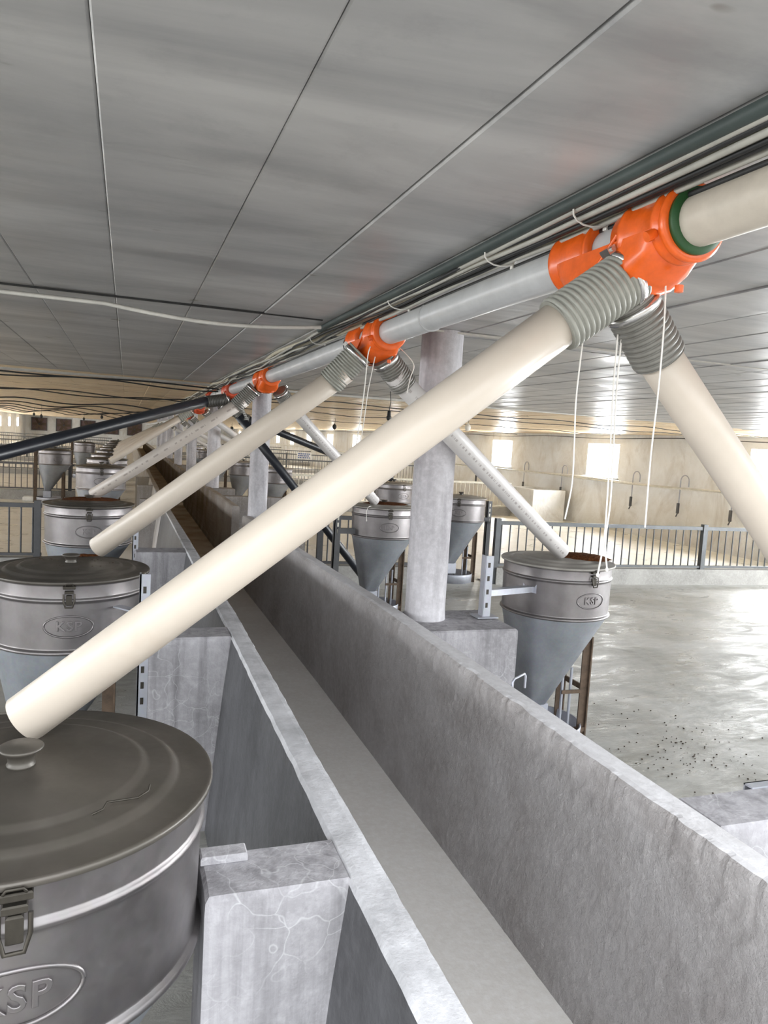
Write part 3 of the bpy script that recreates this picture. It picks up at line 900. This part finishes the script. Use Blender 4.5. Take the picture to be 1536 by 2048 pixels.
def drop_pipe(a, mid, end, label, mat, hose_mat, r=0.045, face=None, extra=0.0, group='drop pipes', ribs=13, bend=None, hr=None):
    """a: spout, mid: where hose ends, end: lower end of the tube; hollow tube, ribbed hose and clamp"""
    a, mid, end = Vector(a), Vector(mid), Vector(end)
    root = empty('drop_pipe', a)
    d = (end - mid); L = d.length; d.normalize()
    q = d.to_track_quat('Z', 'Y')
    # spin so that local +X (printed side) looks at face
    X = q @ Vector((1, 0, 0)); Y = q @ Vector((0, 1, 0))
    if face is not None:
        w = Vector(face) - (mid + end) / 2
        ang = math.atan2(w.dot(Y), w.dot(X))
        from mathutils import Quaternion
        q = q @ Quaternion((0, 0, 1), ang)
    b = MB(); r2 = r - 0.0035
    ins = 0.06
    b.lathe([(r2, -ins), (r, -ins), (r, 0.3 * L), (r, 0.6 * L), (r, L - 0.001), (r - 0.0008, L), (r2 + 0.0006, L), (r2, L - 0.001), (r2, -ins)], 36)
    t = part('tube', b, mat, root)
    t.location = mid - a; t.rotation_mode = 'QUATERNION'; t.rotation_quaternion = q
    # hose: ribs along a straight or bent centre line
    R = hr or r + 0.006
    p0, p2 = a, mid + d * 0.02
    p1 = (p0 + p2) / 2 if bend is None else Vector(bend)
    pts, rr = [], []
    K = ribs * 6
    for i in range(K + 1):
        u = i / K
        pts.append(p0 * (1 - u) ** 2 + p1 * 2 * u * (1 - u) + p2 * u * u - a)
        ph = (i % 6)
        rr.append(R + (0.0045 if ph in (1, 2, 3) else (0.002 if ph in (0, 4) else -0.0022)))
    b = MB(); b.tube(pts, rr, 30)
    part('hose', b, hose_mat, root)
    dirn = (p1 - p0).normalized()
    b = MB(); b.lathe([(R - 0.002, 0.0), (R + 0.0075, 0.0), (R + 0.0075, 0.014), (R - 0.002, 0.014)], 32, dirn * 0.012, dirn)
    cl = part('clamp', b, M_clampsteel, root)
    side = dirn.cross(Vector((0, 0, 1))).normalized(); up = side.cross(dirn)
    s2 = -side if True else side
    b = MB(); b.obox(dirn * 0.019 + up * (R + 0.011), dirn, side, up, 0.009, 0.016, 0.007); b.tube([dirn * 0.019 + up * (R + 0.012) - side * 0.022, dirn * 0.019 + up * (R + 0.012) + side * 0.026], 0.0045, 8)
    part('clamp_screw', b, M_clampsteel, cl)
    return tag(root, label, 'pipe', group)

CAM = (0, 0, 1.6)
def spout(body, p_from, p_to, r=0.04, mat=None):
    pass
drop_pipe((0.922, 1.25, 1.955), (0.793, 1.27, 1.856), (-0.164, 1.434, 1.062), 'big cream drop pipe crossing the whole picture to the nearest feeder', M_cream, M_hose, 0.0455, None, ribs=15)
drop_pipe((0.944, 1.285, 1.915), (1.031, 1.30, 1.823), (1.72, 1.34, 1.17), 'cream drop pipe leaving the picture at the right edge', M_cream, M_hose_d, 0.0455, ribs=12)
drop_pipe((0.865, 2.86, 1.95), (0.774, 2.90, 1.836), (-0.11, 3.40, 1.072), 'cream drop pipe ending on the second feeder lid', M_cream, M_hose, 0.0455, ribs=15)
drop_pipe((0.962, 2.86, 1.94), (1.058, 2.885, 1.848), (2.229, 3.42, 1.072), 'grey printed drop pipe reaching the open feeder in the right pen', M_print2, M_hose_d, 0.0455, CAM, ribs=13)
drop_pipe((0.865, 5.45, 1.935), (0.755, 5.48, 1.81), (-0.23, 5.86, 1.085), 'grey cream drop pipe with dark printing ending on the feed-strewn lid', M_print, M_hose_d, 0.0455, CAM, ribs=13)
drop_pipe((1.045, 5.45, 1.93), (1.131, 5.5, 1.838), (2.16, 6.42, 1.06), 'grey drop pipe to the feeder left of the nearest column', M_print2, M_hose_d, 0.0455, CAM, ribs=12)
drop_pipe((0.905, 7.30, 1.93), (0.70, 7.25, 1.887), (-1.5, 4.28, 1.13), 'black drop pipe sloping out of the left edge', M_black, M_hose_k, 0.046, None, ribs=14, bend=(0.80, 7.28, 1.895))
drop_pipe((0.965, 7.30, 1.91), (1.04, 7.20, 1.725), (2.5, 7.42, 0.06), 'black pipe slanting down steeply behind the second column', M_black, M_hose_d, 0.042, None, ribs=12)
drop_pipe((1.03, 9.05, 1.93), (1.36, 9.1, 1.785), (3.63, 10.1, 1.085), 'black drop pipe sloping right under the windows', M_black, M_hose_k, 0.046, None, ribs=12)
far_y = [10.75, 13.1, 15.3, 17.5, 19.7, 22.0]
for i, y in enumerate(far_y):
    z = pz(y)
    tx, ty = left_rows[3 + i][0], left_rows[3 + i][1]
    lab = ['cream drop pipe onto the shiny feeder beyond the feed-strewn lid', 'second far cream drop pipe, left side', 'third far cream drop pipe, left side'][i] if i < 3 else 'tiny distant cream drop pipe on the left side'
    drop_pipe((PX - 0.08, y, z - 0.07), (PX - 0.24, y + 0.02, z - 0.17), (tx + 0.10, y * 0.35 + ty * 0.65, 1.125), lab, M_cream, M_hose, 0.0455, None, ribs=8, group='drop pipes' if i < 3 else 'distant left drop pipes')
for i, y in enumerate((10.75, 13.1, 15.3, 19.7)):
    z = pz(y)
    tx, ty = ((2.62, 13.6), (2.62, 13.6), (2.34, 15.8), (2.4, 20.5))[i]
    lab = ['grey drop pipe behind the second column, upper one', 'grey drop pipe behind the second column, lower one', 'far grey drop pipe on the right side', 'tiny distant grey drop pipe on the right side'][i]
    drop_pipe((PX + 0.08, y, z - 0.07), (PX + 0.2, y + 0.02, z - 0.17), (tx - 0.08, ty - 0.05 if i else ty - 0.2, 1.085), lab, M_print2, M_hose_d, 0.0455, None, ribs=8)

# ------------------------------------------------------------------ feed
def feed_patch(c, pts_fn, th, label):
    b = MB(); n = 40; rings = 5; v = [(c[0], c[1], c[2] + th)]
    for k in range(1, rings + 1):
        for i in range(n):
            a = 2 * PI * i / n
            r, = (pts_fn(a),)
            r = r * k / rings
            x, y = c[0] + r * math.cos(a), c[1] + r * math.sin(a)
            z = c[2] + th * (1 - (k / rings) ** 3) + (0.004 * nz(x * 40, y * 40, 1) if k < rings else 0)
            v.append((x, y, z))
    f = [(0, 1 + i, 1 + (i + 1) % n) for i in range(n)]
    for k in range(rings - 1):
        for i in range(n):
            f.append((1 + k * n + i, 1 + (k + 1) * n + i, 1 + (k + 1) * n + (i + 1) % n, 1 + k * n + (i + 1) % n))
    b.add(v, f, True)
    return b
def feed(loc, rad, th, label, group='brown feed on the lids'):
    b = feed_patch((0, 0, 0), rad, th, label)
    o = part('feed_heap', b, M_feed, None); o.location = loc
    tag(o, label, 'feed', group); o['kind'] = 'stuff'
    return o
el = lambda rx, ry, rot, s: (lambda a: (rx * ry / math.sqrt((ry * math.cos(a - rot)) ** 2 + (rx * math.sin(a - rot)) ** 2)) * (1 + 0.25 * nz(math.cos(a) * 2.2 + s, math.sin(a) * 2.2, s)))
feed((2.40, 3.475, 1.030), el(0.165, 0.12, -0.5, 3), 0.022, 'brown feed in the lid opening of the right pen feeder')
feed((-0.16, 3.43, 1.032), el(0.07, 0.022, 0.1, 8), 0.008, 'thin brown feed trace under the pipe on the second lid')
feed((-0.24, 5.84, 1.052), el(0.20, 0.13, 0.1, 5), 0.018, 'brown feed spread over the third feeder lid on the left')
feed((2.30, 6.50, 1.03), el(0.2, 0.15, 0, 12), 0.018, 'brown feed under the pipe left of the nearest column')
# crumbs scattered over the pen floor
b = MB()
for i in range(230):
    t = random.gauss(0, 1); x = 2.95 + random.gauss(0, 0.33); y = 3.05 + random.gauss(0, 0.42)
    r = random.uniform(0.002, 0.0055)
    if x < 1.4: continue
    b.blob((x, y, r * 0.6), r, 1.2, 1, 0.7, 5, 3)
o = tag(part('feed_crumbs', b, M_crumb, None), 'dark feed crumbs scattered on the right pen floor', 'feed'); o['kind'] = 'stuff'
b = MB()
for i in range(26):
    a = random.uniform(0, 2 * PI); r = random.uniform(0.02, 0.2); s_ = random.uniform(0.002, 0.005)
    b.blob((-0.205 + r * math.cos(a), 3.27 + r * math.sin(a) * 0.9, 1.032), s_, 1.3, 1, 0.6, 5, 3)
o = tag(part('feed_crumbs', b, M_crumb, None), 'few dark crumbs on the second feeder lid', 'feed'); o['kind'] = 'stuff'
b = MB(); b.tube([(-0.035, 1.125, 1.025), (-0.02, 1.128, 1.030), (-0.015, 1.145, 1.032), (0.03, 1.15, 1.032), (0.045, 1.165, 1.034), (0.048, 1.185, 1.034)], 0.0018, 6)
tag(part('twig', b, M_latch, None), 'thin dark twig lying on the nearest feeder lid', 'twig')

# ------------------------------------------------------------------ ropes
def rope(pts, r, label, knots=(), group='hanging white ropes'):
    P = [Vector(p) for p in pts]; Q = []
    for i in range(len(P) - 1):
        for k in range(6):
            u = k / 6
            p = [P[max(i - 1, 0)], P[i], P[i + 1], P[min(i + 2, len(P) - 1)]]
            Q.append(0.5 * ((2 * p[1]) + (p[2] - p[0]) * u + (2 * p[0] - 5 * p[1] + 4 * p[2] - p[3]) * u * u + (3 * p[1] - p[0] - 3 * p[2] + p[3]) * u ** 3))
    Q.append(P[-1])
    b = MB(); b.tube(Q, r, 8)
    o = part('rope', b, M_rope, None); tag(o, label, 'rope', group)
    for k in knots:
        b = MB(); b.blob(k, r * 1.9, 1, 1, 1.5, 8, 6)
        part('knot', b, M_rope, o)
    return o
rope([(0.86, 1.30, 1.90), (0.855, 1.30, 1.80), (0.852, 1.30, 1.708), (0.856, 1.30, 1.628), (0.859, 1.30, 1.54), (0.849, 1.30, 1.466)], 0.0016, 'thin white rope hanging left of the knotted pair')
rope([(0.938, 1.30, 1.90), (0.938, 1.30, 1.755), (0.942, 1.30, 1.653), (0.947, 1.30, 1.508), (0.948, 1.30, 1.424), (0.940, 1.30, 1.352)], 0.0018, 'left white rope of the pair with knotted ends above the open feeder', [(0.940, 1.30, 1.350)])
rope([(0.950, 1.302, 1.90), (0.948, 1.302, 1.756), (0.951, 1.302, 1.654), (0.957, 1.302, 1.509), (0.953, 1.302, 1.424), (0.963, 1.302, 1.363)], 0.0018, 'right white rope of the pair with knotted ends above the open feeder', [(0.963, 1.302, 1.361)])
rope([(0.960, 1.20, 1.965), (0.966, 1.20, 1.90), (0.969, 1.20, 1.828), (0.969, 1.20, 1.714), (0.966, 1.20, 1.606), (0.968, 1.20, 1.464)], 0.0016, 'thin white rope hanging from the nearest collar, rightmost rope')
rope([(0.885, 2.79, 1.97), (0.872, 2.78, 1.93), (0.872, 2.80, 1.80), (0.868, 2.82, 1.68), (0.860, 2.84, 1.56)], 0.0022, 'thin string hanging under the second orange collar, left one')
rope([(0.905, 2.79, 1.93), (0.888, 2.80, 1.80), (0.884, 2.82, 1.68), (0.875, 2.84, 1.55)], 0.0018, 'thin string hanging under the second orange collar, right one')
rope([(1.01, 2.84, 1.99), (1.07, 2.80, 1.92), (1.06, 2.80, 1.86), (1.05, 2.80, 1.80)], 0.0022, 'short grey string looped over the ribbed hose at the second collar')
rope([(2.12, 6.36, 1.017), (2.06, 6.29, 1.016), (2.035, 6.262, 0.97), (2.04, 6.262, 0.90)], 0.003, 'short white rope end hanging on the feeder left of the column', [(2.04, 6.262, 0.895)])

# ------------------------------------------------------------------ cables along the main pipe
def cable(y0, y1, x, z, r, mat, label, amp=0.012, freq=2.2, seed=0, group=None, n=110, name='cable', merge=0.0):
    pts = []
    for i in range(n + 1):
        t = i / n
        y = y0 + (y1 - y0) * t ** 1.5
        k = lerp_t([(1.2, 0.25), (2.2, 1.0), (6, 1.5)], y)
        xx = x + k * (amp * nz(seed * 3.1, y * freq, 1.3) + merge * nz(seed * 7.7 + 2, y * 1.1, 0.4))
        zz = z + k * 0.8 * amp * nz(seed * 5.3, y * freq, 7.7)
        zz = min(zz, ceil_z(xx) - r - 0.003)
        pts.append((xx, y, zz))
    b = MB(); b.tube(pts, r, 7)
    return tag(part(name, b, mat, None), label, 'cable', group)
M_lime = plain('pale_beige_hose_sheath', (186, 178, 158), 0.5, mottled=0.15, scale=40)
cable(-1.3, 3.4, 0.828, 2.098, 0.014, M_bluegreen, 'thick dark green hose, uppermost of the bundle beside the main pipe', 0.008, 0.9, 1, None, 70)
cable(-1.3, 40, 0.915, 2.06, 0.0065, M_blackrubber, 'thick black cable lowest of the bundle beside the main pipe', 0.016, 1.2, 2)
specs = [(0.850, 2.096, 0.011, M_lime, 'wide beige hose second from the top of the bundle'), (0.868, 2.090, 0.012, M_lime, 'wide beige hose third from the top of the bundle'),
         (0.886, 2.084, 0.010, M_cable_b, 'darker beige hose in the middle of the bundle'), (0.858, 2.075, 0.006, M_cable_w, None), (0.900, 2.078, 0.008, M_lime, 'thin beige hose low in the bundle next to the main pipe'),
         (0.845, 2.082, 0.005, M_blackrubber, None), (0.878, 2.070, 0.005, M_blackrubber, None), (0.893, 2.066, 0.006, M_cable_w, None), (0.838, 2.088, 0.006, M_cable_w, None), (0.872, 2.078, 0.007, M_cable_w, None), (0.864, 2.068, 0.0045, M_blackrubber, None)]
for i, (x, z, r, mt, lab) in enumerate(specs):
    g = None
    if lab is None:
        lab, g = ('dusty white cable winding in the bundle beside the main pipe', 'white bundle cables') if mt is M_cable_w else ('thin black cable winding in the bundle beside the main pipe', 'thin black bundle cables')
    cable(-1.3, 40, x, z, r, mt, lab, 0.014, 1.5 + 0.35 * (i % 4), 3 + i, g, 150, merge=0.022)
def tie(y, label_group):
    b = MB(); pts = []
    for i in range(17):
        a = 2 * PI * i / 16
        pts.append((0.874 + 0.045 * math.cos(a), y + 0.004 * math.sin(2 * a), min(2.086 + 0.028 * math.sin(a), 2.114)))
    b.tube(pts, 0.0022, 5, False); b.box((0.905, y - 0.006, 2.055), (0.918, y + 0.006, 2.066))
    tag(part('cable_tie', b, M_white, None), label_group, 'cable tie', 'cable ties on the bundle')
for y, q in ((1.33, 'white cable tie on the bundle above the nearest collar'), (1.72, 'white cable tie on the bundle just beyond the nearest collar'), (2.45, 'white cable tie on the bundle between the first two collars'), (3.6, 'white cable tie on the bundle beyond the second collar')): tie(y, q)

# ------------------------------------------------------------------ ceiling battens, conduit and loose cables
b = MB(); b.box((XL, 3.24, 2.117), (0.80, 3.256, 2.124))
struct('trim_1', b, M_blackrubber)
b = MB(); b.box((0.97, 3.10, 2.105), (XR, 3.125, 2.113))
struct('trim_3', b, M_batten)
b = MB(); b.tube([(XL, 3.275, 2.125)] + [(-0.1 + i * 0.09, 3.27 - 0.02 * math.sin(i * 0.32), 2.092 - 0.035 * math.sin(PI * min(1, i / 10))) for i in range(11)], 0.0085, 8)
tag(part('conduit', b, M_white, None), 'white conduit sagging along the left ceiling joint', 'conduit')
b = MB(); b.box((XL, 8.12, 2.085), (XR, 8.18, 2.108))
struct('trim_2', b, M_batten)
def sag(x0, y0, x1, y1, z, dip, r, label, group, seed, mat=M_blackrubber):
    pts = []
    for i in range(61):
        t = i / 60
        x = x0 + (x1 - x0) * t; y = y0 + (y1 - y0) * t
        zz = z - dip * (abs(math.sin(t * PI * 5 + seed)) ** 2) - 0.02 * nz(seed, x * 0.9, 2) - 0.02
        pts.append((x, y + 0.06 * nz(seed * 2, x * 0.7, 5), min(zz, ceil_z(x) - 0.012)))
    b = MB(); b.tube(pts, r, 6)
    return tag(part('cable', b, mat, None), label, 'cable', group)
sag(-8.5, 8.05, 0.9, 8.05, 2.10, 0.03, 0.008, 'black cable sagging along the left ceiling where it turns yellow, upper', 'left loose cables', 1)
sag(-8.5, 7.95, 0.9, 8.10, 2.08, 0.03, 0.007, 'black cable sagging along the left ceiling where it turns yellow, lower', 'left loose cables', 2)
for i, y in enumerate((11.6, 12.1, 17.0, 20.5, 24.0, 28.0, 31.0, 34.0)):
    sag(-8.5, y, 0.9, y + 0.3, 2.10, 0.05 + 0.01 * i, 0.009 if y < 15 else 0.014, 'black cable sagging across the yellow ceiling on the left', 'loose black cables across the yellow ceiling', 3 + i)
for i, (y, z) in enumerate(((8.9, 2.08), (9.9, 2.07), (12.6, 2.07), (17.0, 2.06))):
    sag(1.2, y, 9.8, y + 0.6, z, 0.02, 0.006, 'thin black cable across the yellow ceiling on the right', 'thin cables across the right ceiling', 20 + i)
b = MB(); b.tube([(9.9, 8 + i * 0.6, 1.99 - 0.02 * math.sin(i * 0.8)) for i in range(90)], 0.008, 6)
tag(part('cable', b, M_blackrubber, None), 'dark cable strung along the top of the right wall', 'cable')

# hanging lamps
def lamp(x, y, z, dark, label, group=None, r=0.03):
    zt = ceil_z(x) - 0.005
    o = empty('hanging_bulb', (x, y, zt))
    b = MB(); b.tube([(0, 0, 0), (0.012, 0, -(zt - z) * 0.4), (0.0, 0, -(zt - z) + 0.05)], 0.004, 6); part('cord', b, M_blackrubber, o)
    b = MB(); b.lathe([(0.0, 0.06), (0.016, 0.058), (0.018, 0.02), (0.02, 0.01)], 12, (0, 0, -(zt - z))); part('socket', b, M_blackrubber if dark else M_white, o)
    b = MB(); b.blob((0, 0, -(zt - z) - 0.012), r, 1, 1, 1.25, 12, 8); part('bulb', b, M_blackrubber if dark else M_white, o)
    return tag(o, label, 'lamp', group)
lamp(5.34, 11.26, 1.94, False, 'white bulb on a hook near the right wall top', None, 0.05)
lamp(2.45, 7.0, 1.86, True, 'black bulb hanging on a cord left of the nearest column', None, 0.025)
lamp(4.5, 16.6, 1.90, True, 'small dark bulb hanging above the windows', None, 0.05)
for i in range(10):
    lamp(-7.6 + i * 0.85, 22 + (i * 7) % 13, 1.78 + 0.05 * (i % 3), True, 'tiny dark bulb dangling among the cables under the far ceiling', 'tiny dangling bulbs', 0.045)
for i in range(6):
    lamp(2.2 + i * 0.6, 33 + (i * 5) % 9, 1.80 + 0.05 * (i % 3), True, 'tiny dark bulb dangling beyond the second column', 'tiny dangling bulbs beyond the columns', 0.05)

# ------------------------------------------------------------------ fences
bar_me = {}
def fence(x0, x1, y0, y1, zt, zb, mat, label, bars_single, post_x=(), left_post=True, group=None, pitch=0.112, rb=0.0085):
    root = empty('barred_fence', (x0, y0, 0))
    d = Vector((x1 - x0, y1 - y0, 0)); L = d.length; d.normalize(); w = Vector((-d.y, d.x, 0)); up = Vector((0, 0, 1))
    def rail(z, h, nm):
        b = MB(); b.obox(d * (L / 2) + up * z, d, w, up, L / 2, 0.02, h); part(nm, b, mat, root)
    rail(zt - 0.022, 0.022, 'top_rail'); rail(zb + 0.03, 0.014, 'bottom_rail')
    b = MB(); b.obox(d * (L / 2) + up * (zb / 2), d, w, up, L / 2, 0.06, zb / 2); part('curb', b, M_curb, root)['label'] = 'concrete curb'
    for px in list(post_x):
        b = MB(); b.obox(d * px + up * ((zt + 0.03) / 2), d, w, up, 0.032, 0.032, (zt + 0.03) / 2); part('post', b, mat, root)
    n = int(L / pitch)
    key = (mat.name, round(zt - zb, 3))
    if key not in bar_me:
        b = MB(); b.tube([(0, 0, 0), (0, 0, zt - zb - 0.07)], rb, 8); bar_me[key] = b.mesh('bar', mat)
    if bars_single:
        for i in range(n):
            link('bar', bar_me[key], root, d * (pitch * (i + 0.5)) + up * (zb + 0.035))
    else:
        b = MB()
        for i in range(n):
            c = d * (pitch * (i + 0.5))
            b.tube([c + up * (zb + 0.035), c + up * (zt - 0.03)], rb, 4, False)
        part('bars', b, mat, root)['kind'] = 'stuff'
    return tag(root, label, 'fence', group)
GF = 'barred pen fences'
fence(1.30, 3.45, 7.98, 7.80, 0.76, 0.20, M_darksteel, 'dark barred fence length behind the columns', True, (0.75, 2.13), group=GF)
fence(4.18, 9.98, 7.80, 7.55, 0.755, 0.20, M_midsteel, 'grey barred fence right across the pen behind the open feeder', True, (0.0, 2.95), group=GF)
fence(-8.8, -0.82, 8.55, 8.42, 0.755, 0.19, M_darksteel, 'dark barred fence left of the feed-strewn feeder', True, (1.4, 4.7, 7.94), group=GF)
fence(-8.8, -1.0, 16.9, 16.7, 0.76, 0.2, M_darksteel, 'barred fence behind the far left hopper', True, (1.6, 4.7, 7.7), group=GF)
fence(2.75, 8.85, 16.0, 16.0, 0.80, 0.2, M_palesteel, 'pale barred fence far back under the right windows', True, (4.0,), group=GF)
for i, y in enumerate((24.8, 33.0, 41.4, 50.0)):
    fence(2.8, 9.9, y, y, 0.85, 0.15, M_midsteel, ('nearest', 'second nearest', 'second farthest', 'farthest')[i] + ' of the tiny barred fences far off on the right side', False, (4.0,), group='distant fences right')
    fence(-8.8, -0.9, y, y, 0.85, 0.15, M_midsteel, ('nearest', 'second nearest', 'second farthest', 'farthest')[i] + ' of the tiny barred fences far off on the left side', False, (5.0,), group='distant fences left')

# far left pen: two more hoppers with posts, seen below the black pipe
def far_hopper(x, y, label):
    o = make_feeder((x, y, 0), 0.3, 1.05, None, False, False)
    b = MB(); b.box((-0.36, -0.03, 0), (-0.30, 0.03, 1.05)); part('post', b, M_rust, o)
    return tag(o, label, 'feeder', 'feeders in the far left pens')
far_hopper(-1.36, 16.2, 'steel hopper with a brown post under the black pipe, far left pen')
far_hopper(-1.2, 24.0, 'smaller steel hopper farther back in the left pens')
b = MB(); b.box((-1.95, 16.3, 0), (-1.75, 16.5, 0.10), 0.02)
tag(part('salt_block', b, M_white, None), 'small white block on the far left floor beside the hopper post', 'block')

# ------------------------------------------------------------------ right wall: water line, drinkers, trough
wp = empty('water_pipe', (9.9, 8, 1.1))
b = MB(); b.tube([(0, i * 0.8, -0.001 * i + 0.02 * math.sin(i * 0.9) - 0.02) for i in range(70)], 0.026, 8); part('pipe_run', b, M_white, wp)
b = MB(); b.tube([(-0.03, i * 0.8, -0.03 - 0.001 * i + 0.02 * math.sin(i * 0.7)) for i in range(70)], 0.013, 8); part('pipe_run', b, M_palesteel, wp)
gb = MB(); gb.tube([(0, 0, 0)] + [(0, 0.11 - 0.11 * math.cos(a), 0.1 + 0.11 * math.sin(a)) for a in [PI * i / 8 for i in range(9)]] + [(0, 0.22, 0.0), (0, 0.22, -0.32)], 0.011, 7)
g_me = gb.mesh('gooseneck', M_angle)
nb = MB(); nb.box((-0.03, 0.20, -0.52), (0.01, 0.24, -0.32), 0.006); nb.tube([(-0.01, 0.22, -0.52), (-0.04, 0.22, -0.58)], 0.012, 6)
n_me = nb.mesh('nipple_drinker', M_darksteel)
for y in (9.85, 11.15, 12.55, 15.2, 17.0, 19.8, 22.0):
    g = link('gooseneck', g_me, wp, (-0.01, y - 8, 0.01)); link('nipple_drinker', n_me, g)
tag(wp, 'white water pipe with drinkers along the right wall under the windows', 'water pipe')
b = MB(); b.box((8.9, 15.0, 0), (9.75, 16.3, 0.16)); b.box((8.9, 15.0, 0.16), (8.98, 16.3, 0.72)); b.box((9.67, 15.0, 0.16), (9.75, 16.3, 0.72)); b.box((8.98, 15.0, 0.16), (9.67, 15.08, 0.72)); b.box((8.98, 16.22, 0.16), (9.67, 16.3, 0.72))
tag(part('water_tank', b, M_outer, None), 'pale concrete tank against the right wall', 'tank')

# small blue-lettered sign hanging on the distant right fence
b = MB(); b.box((5.45, 24.755, 0.86), (5.95, 24.775, 1.10)); sg = part('sign', b, M_white, None)
b = MB()
for r in range(3):
    x = 5.49
    while x < 5.88:
        wd = random.uniform(0.03, 0.07); b.box((x, 24.748, 1.03 - r * 0.065), (min(x + wd, 5.91), 24.7545, 1.065 - r * 0.065)); x += wd + 0.018
part('lettering', b, M_blue, sg)
b = MB(); b.box((5.50, 24.765, 0.80), (5.52, 24.782, 0.88)); b.box((5.88, 24.765, 0.80), (5.90, 24.782, 0.88)); part('sign_hook', b, M_midsteel, sg)
tag(sg, 'small white sign with blue lettering on the distant right fence', 'sign')

# ------------------------------------------------------------------ exhaust fans on the end wall
fb = MB()
for a, c in (((-0.68, -0.10, -0.60), (-0.62, 0, 0.60)), ((0.62, -0.10, -0.60), (0.68, 0, 0.60)), ((-0.62, -0.10, 0.54), (0.62, 0, 0.60)), ((-0.62, -0.10, -0.60), (0.62, 0, -0.54))): fb.box(a, c)
fan_frame = fb.mesh('fan_frame', M_darksteel)
fb = MB(); fb.box((-0.62, -0.02, -0.54), (0.62, -0.005, 0.54)); fan_back = fb.mesh('back_plate', M_fan)
fb = MB()
for k in range(6):
    a = PI / 3 * k; d = Vector((math.cos(a), 0, math.sin(a))); w = Vector((-math.sin(a), 0.35, math.cos(a))).normalized(); u = d.cross(w)
    fb.obox(d * 0.3, d, w, u, 0.26, 0.12, 0.006)
fan_blade = fb.mesh('blades', M_rust)
fb = MB(); fb.lathe([(0, -0.09), (0.08, -0.08), (0.09, -0.03), (0.09, 0.0)], 12, (0, 0, 0), (0, 1, 0)); fan_hub = fb.mesh('hub', M_darksteel)
for i in range(5):
    o = empty('exhaust_fan', (-7.75 + i * 2.1, YB - 0.01, 1.40))
    link('fan_frame', fan_frame, o); link('blades', fan_blade, o, (0, -0.05, 0)); link('hub', fan_hub, o)
    link('back_plate', fan_back, o); tag(o, 'dark square exhaust fan in the far end wall', 'fan', 'exhaust fans in the end wall')
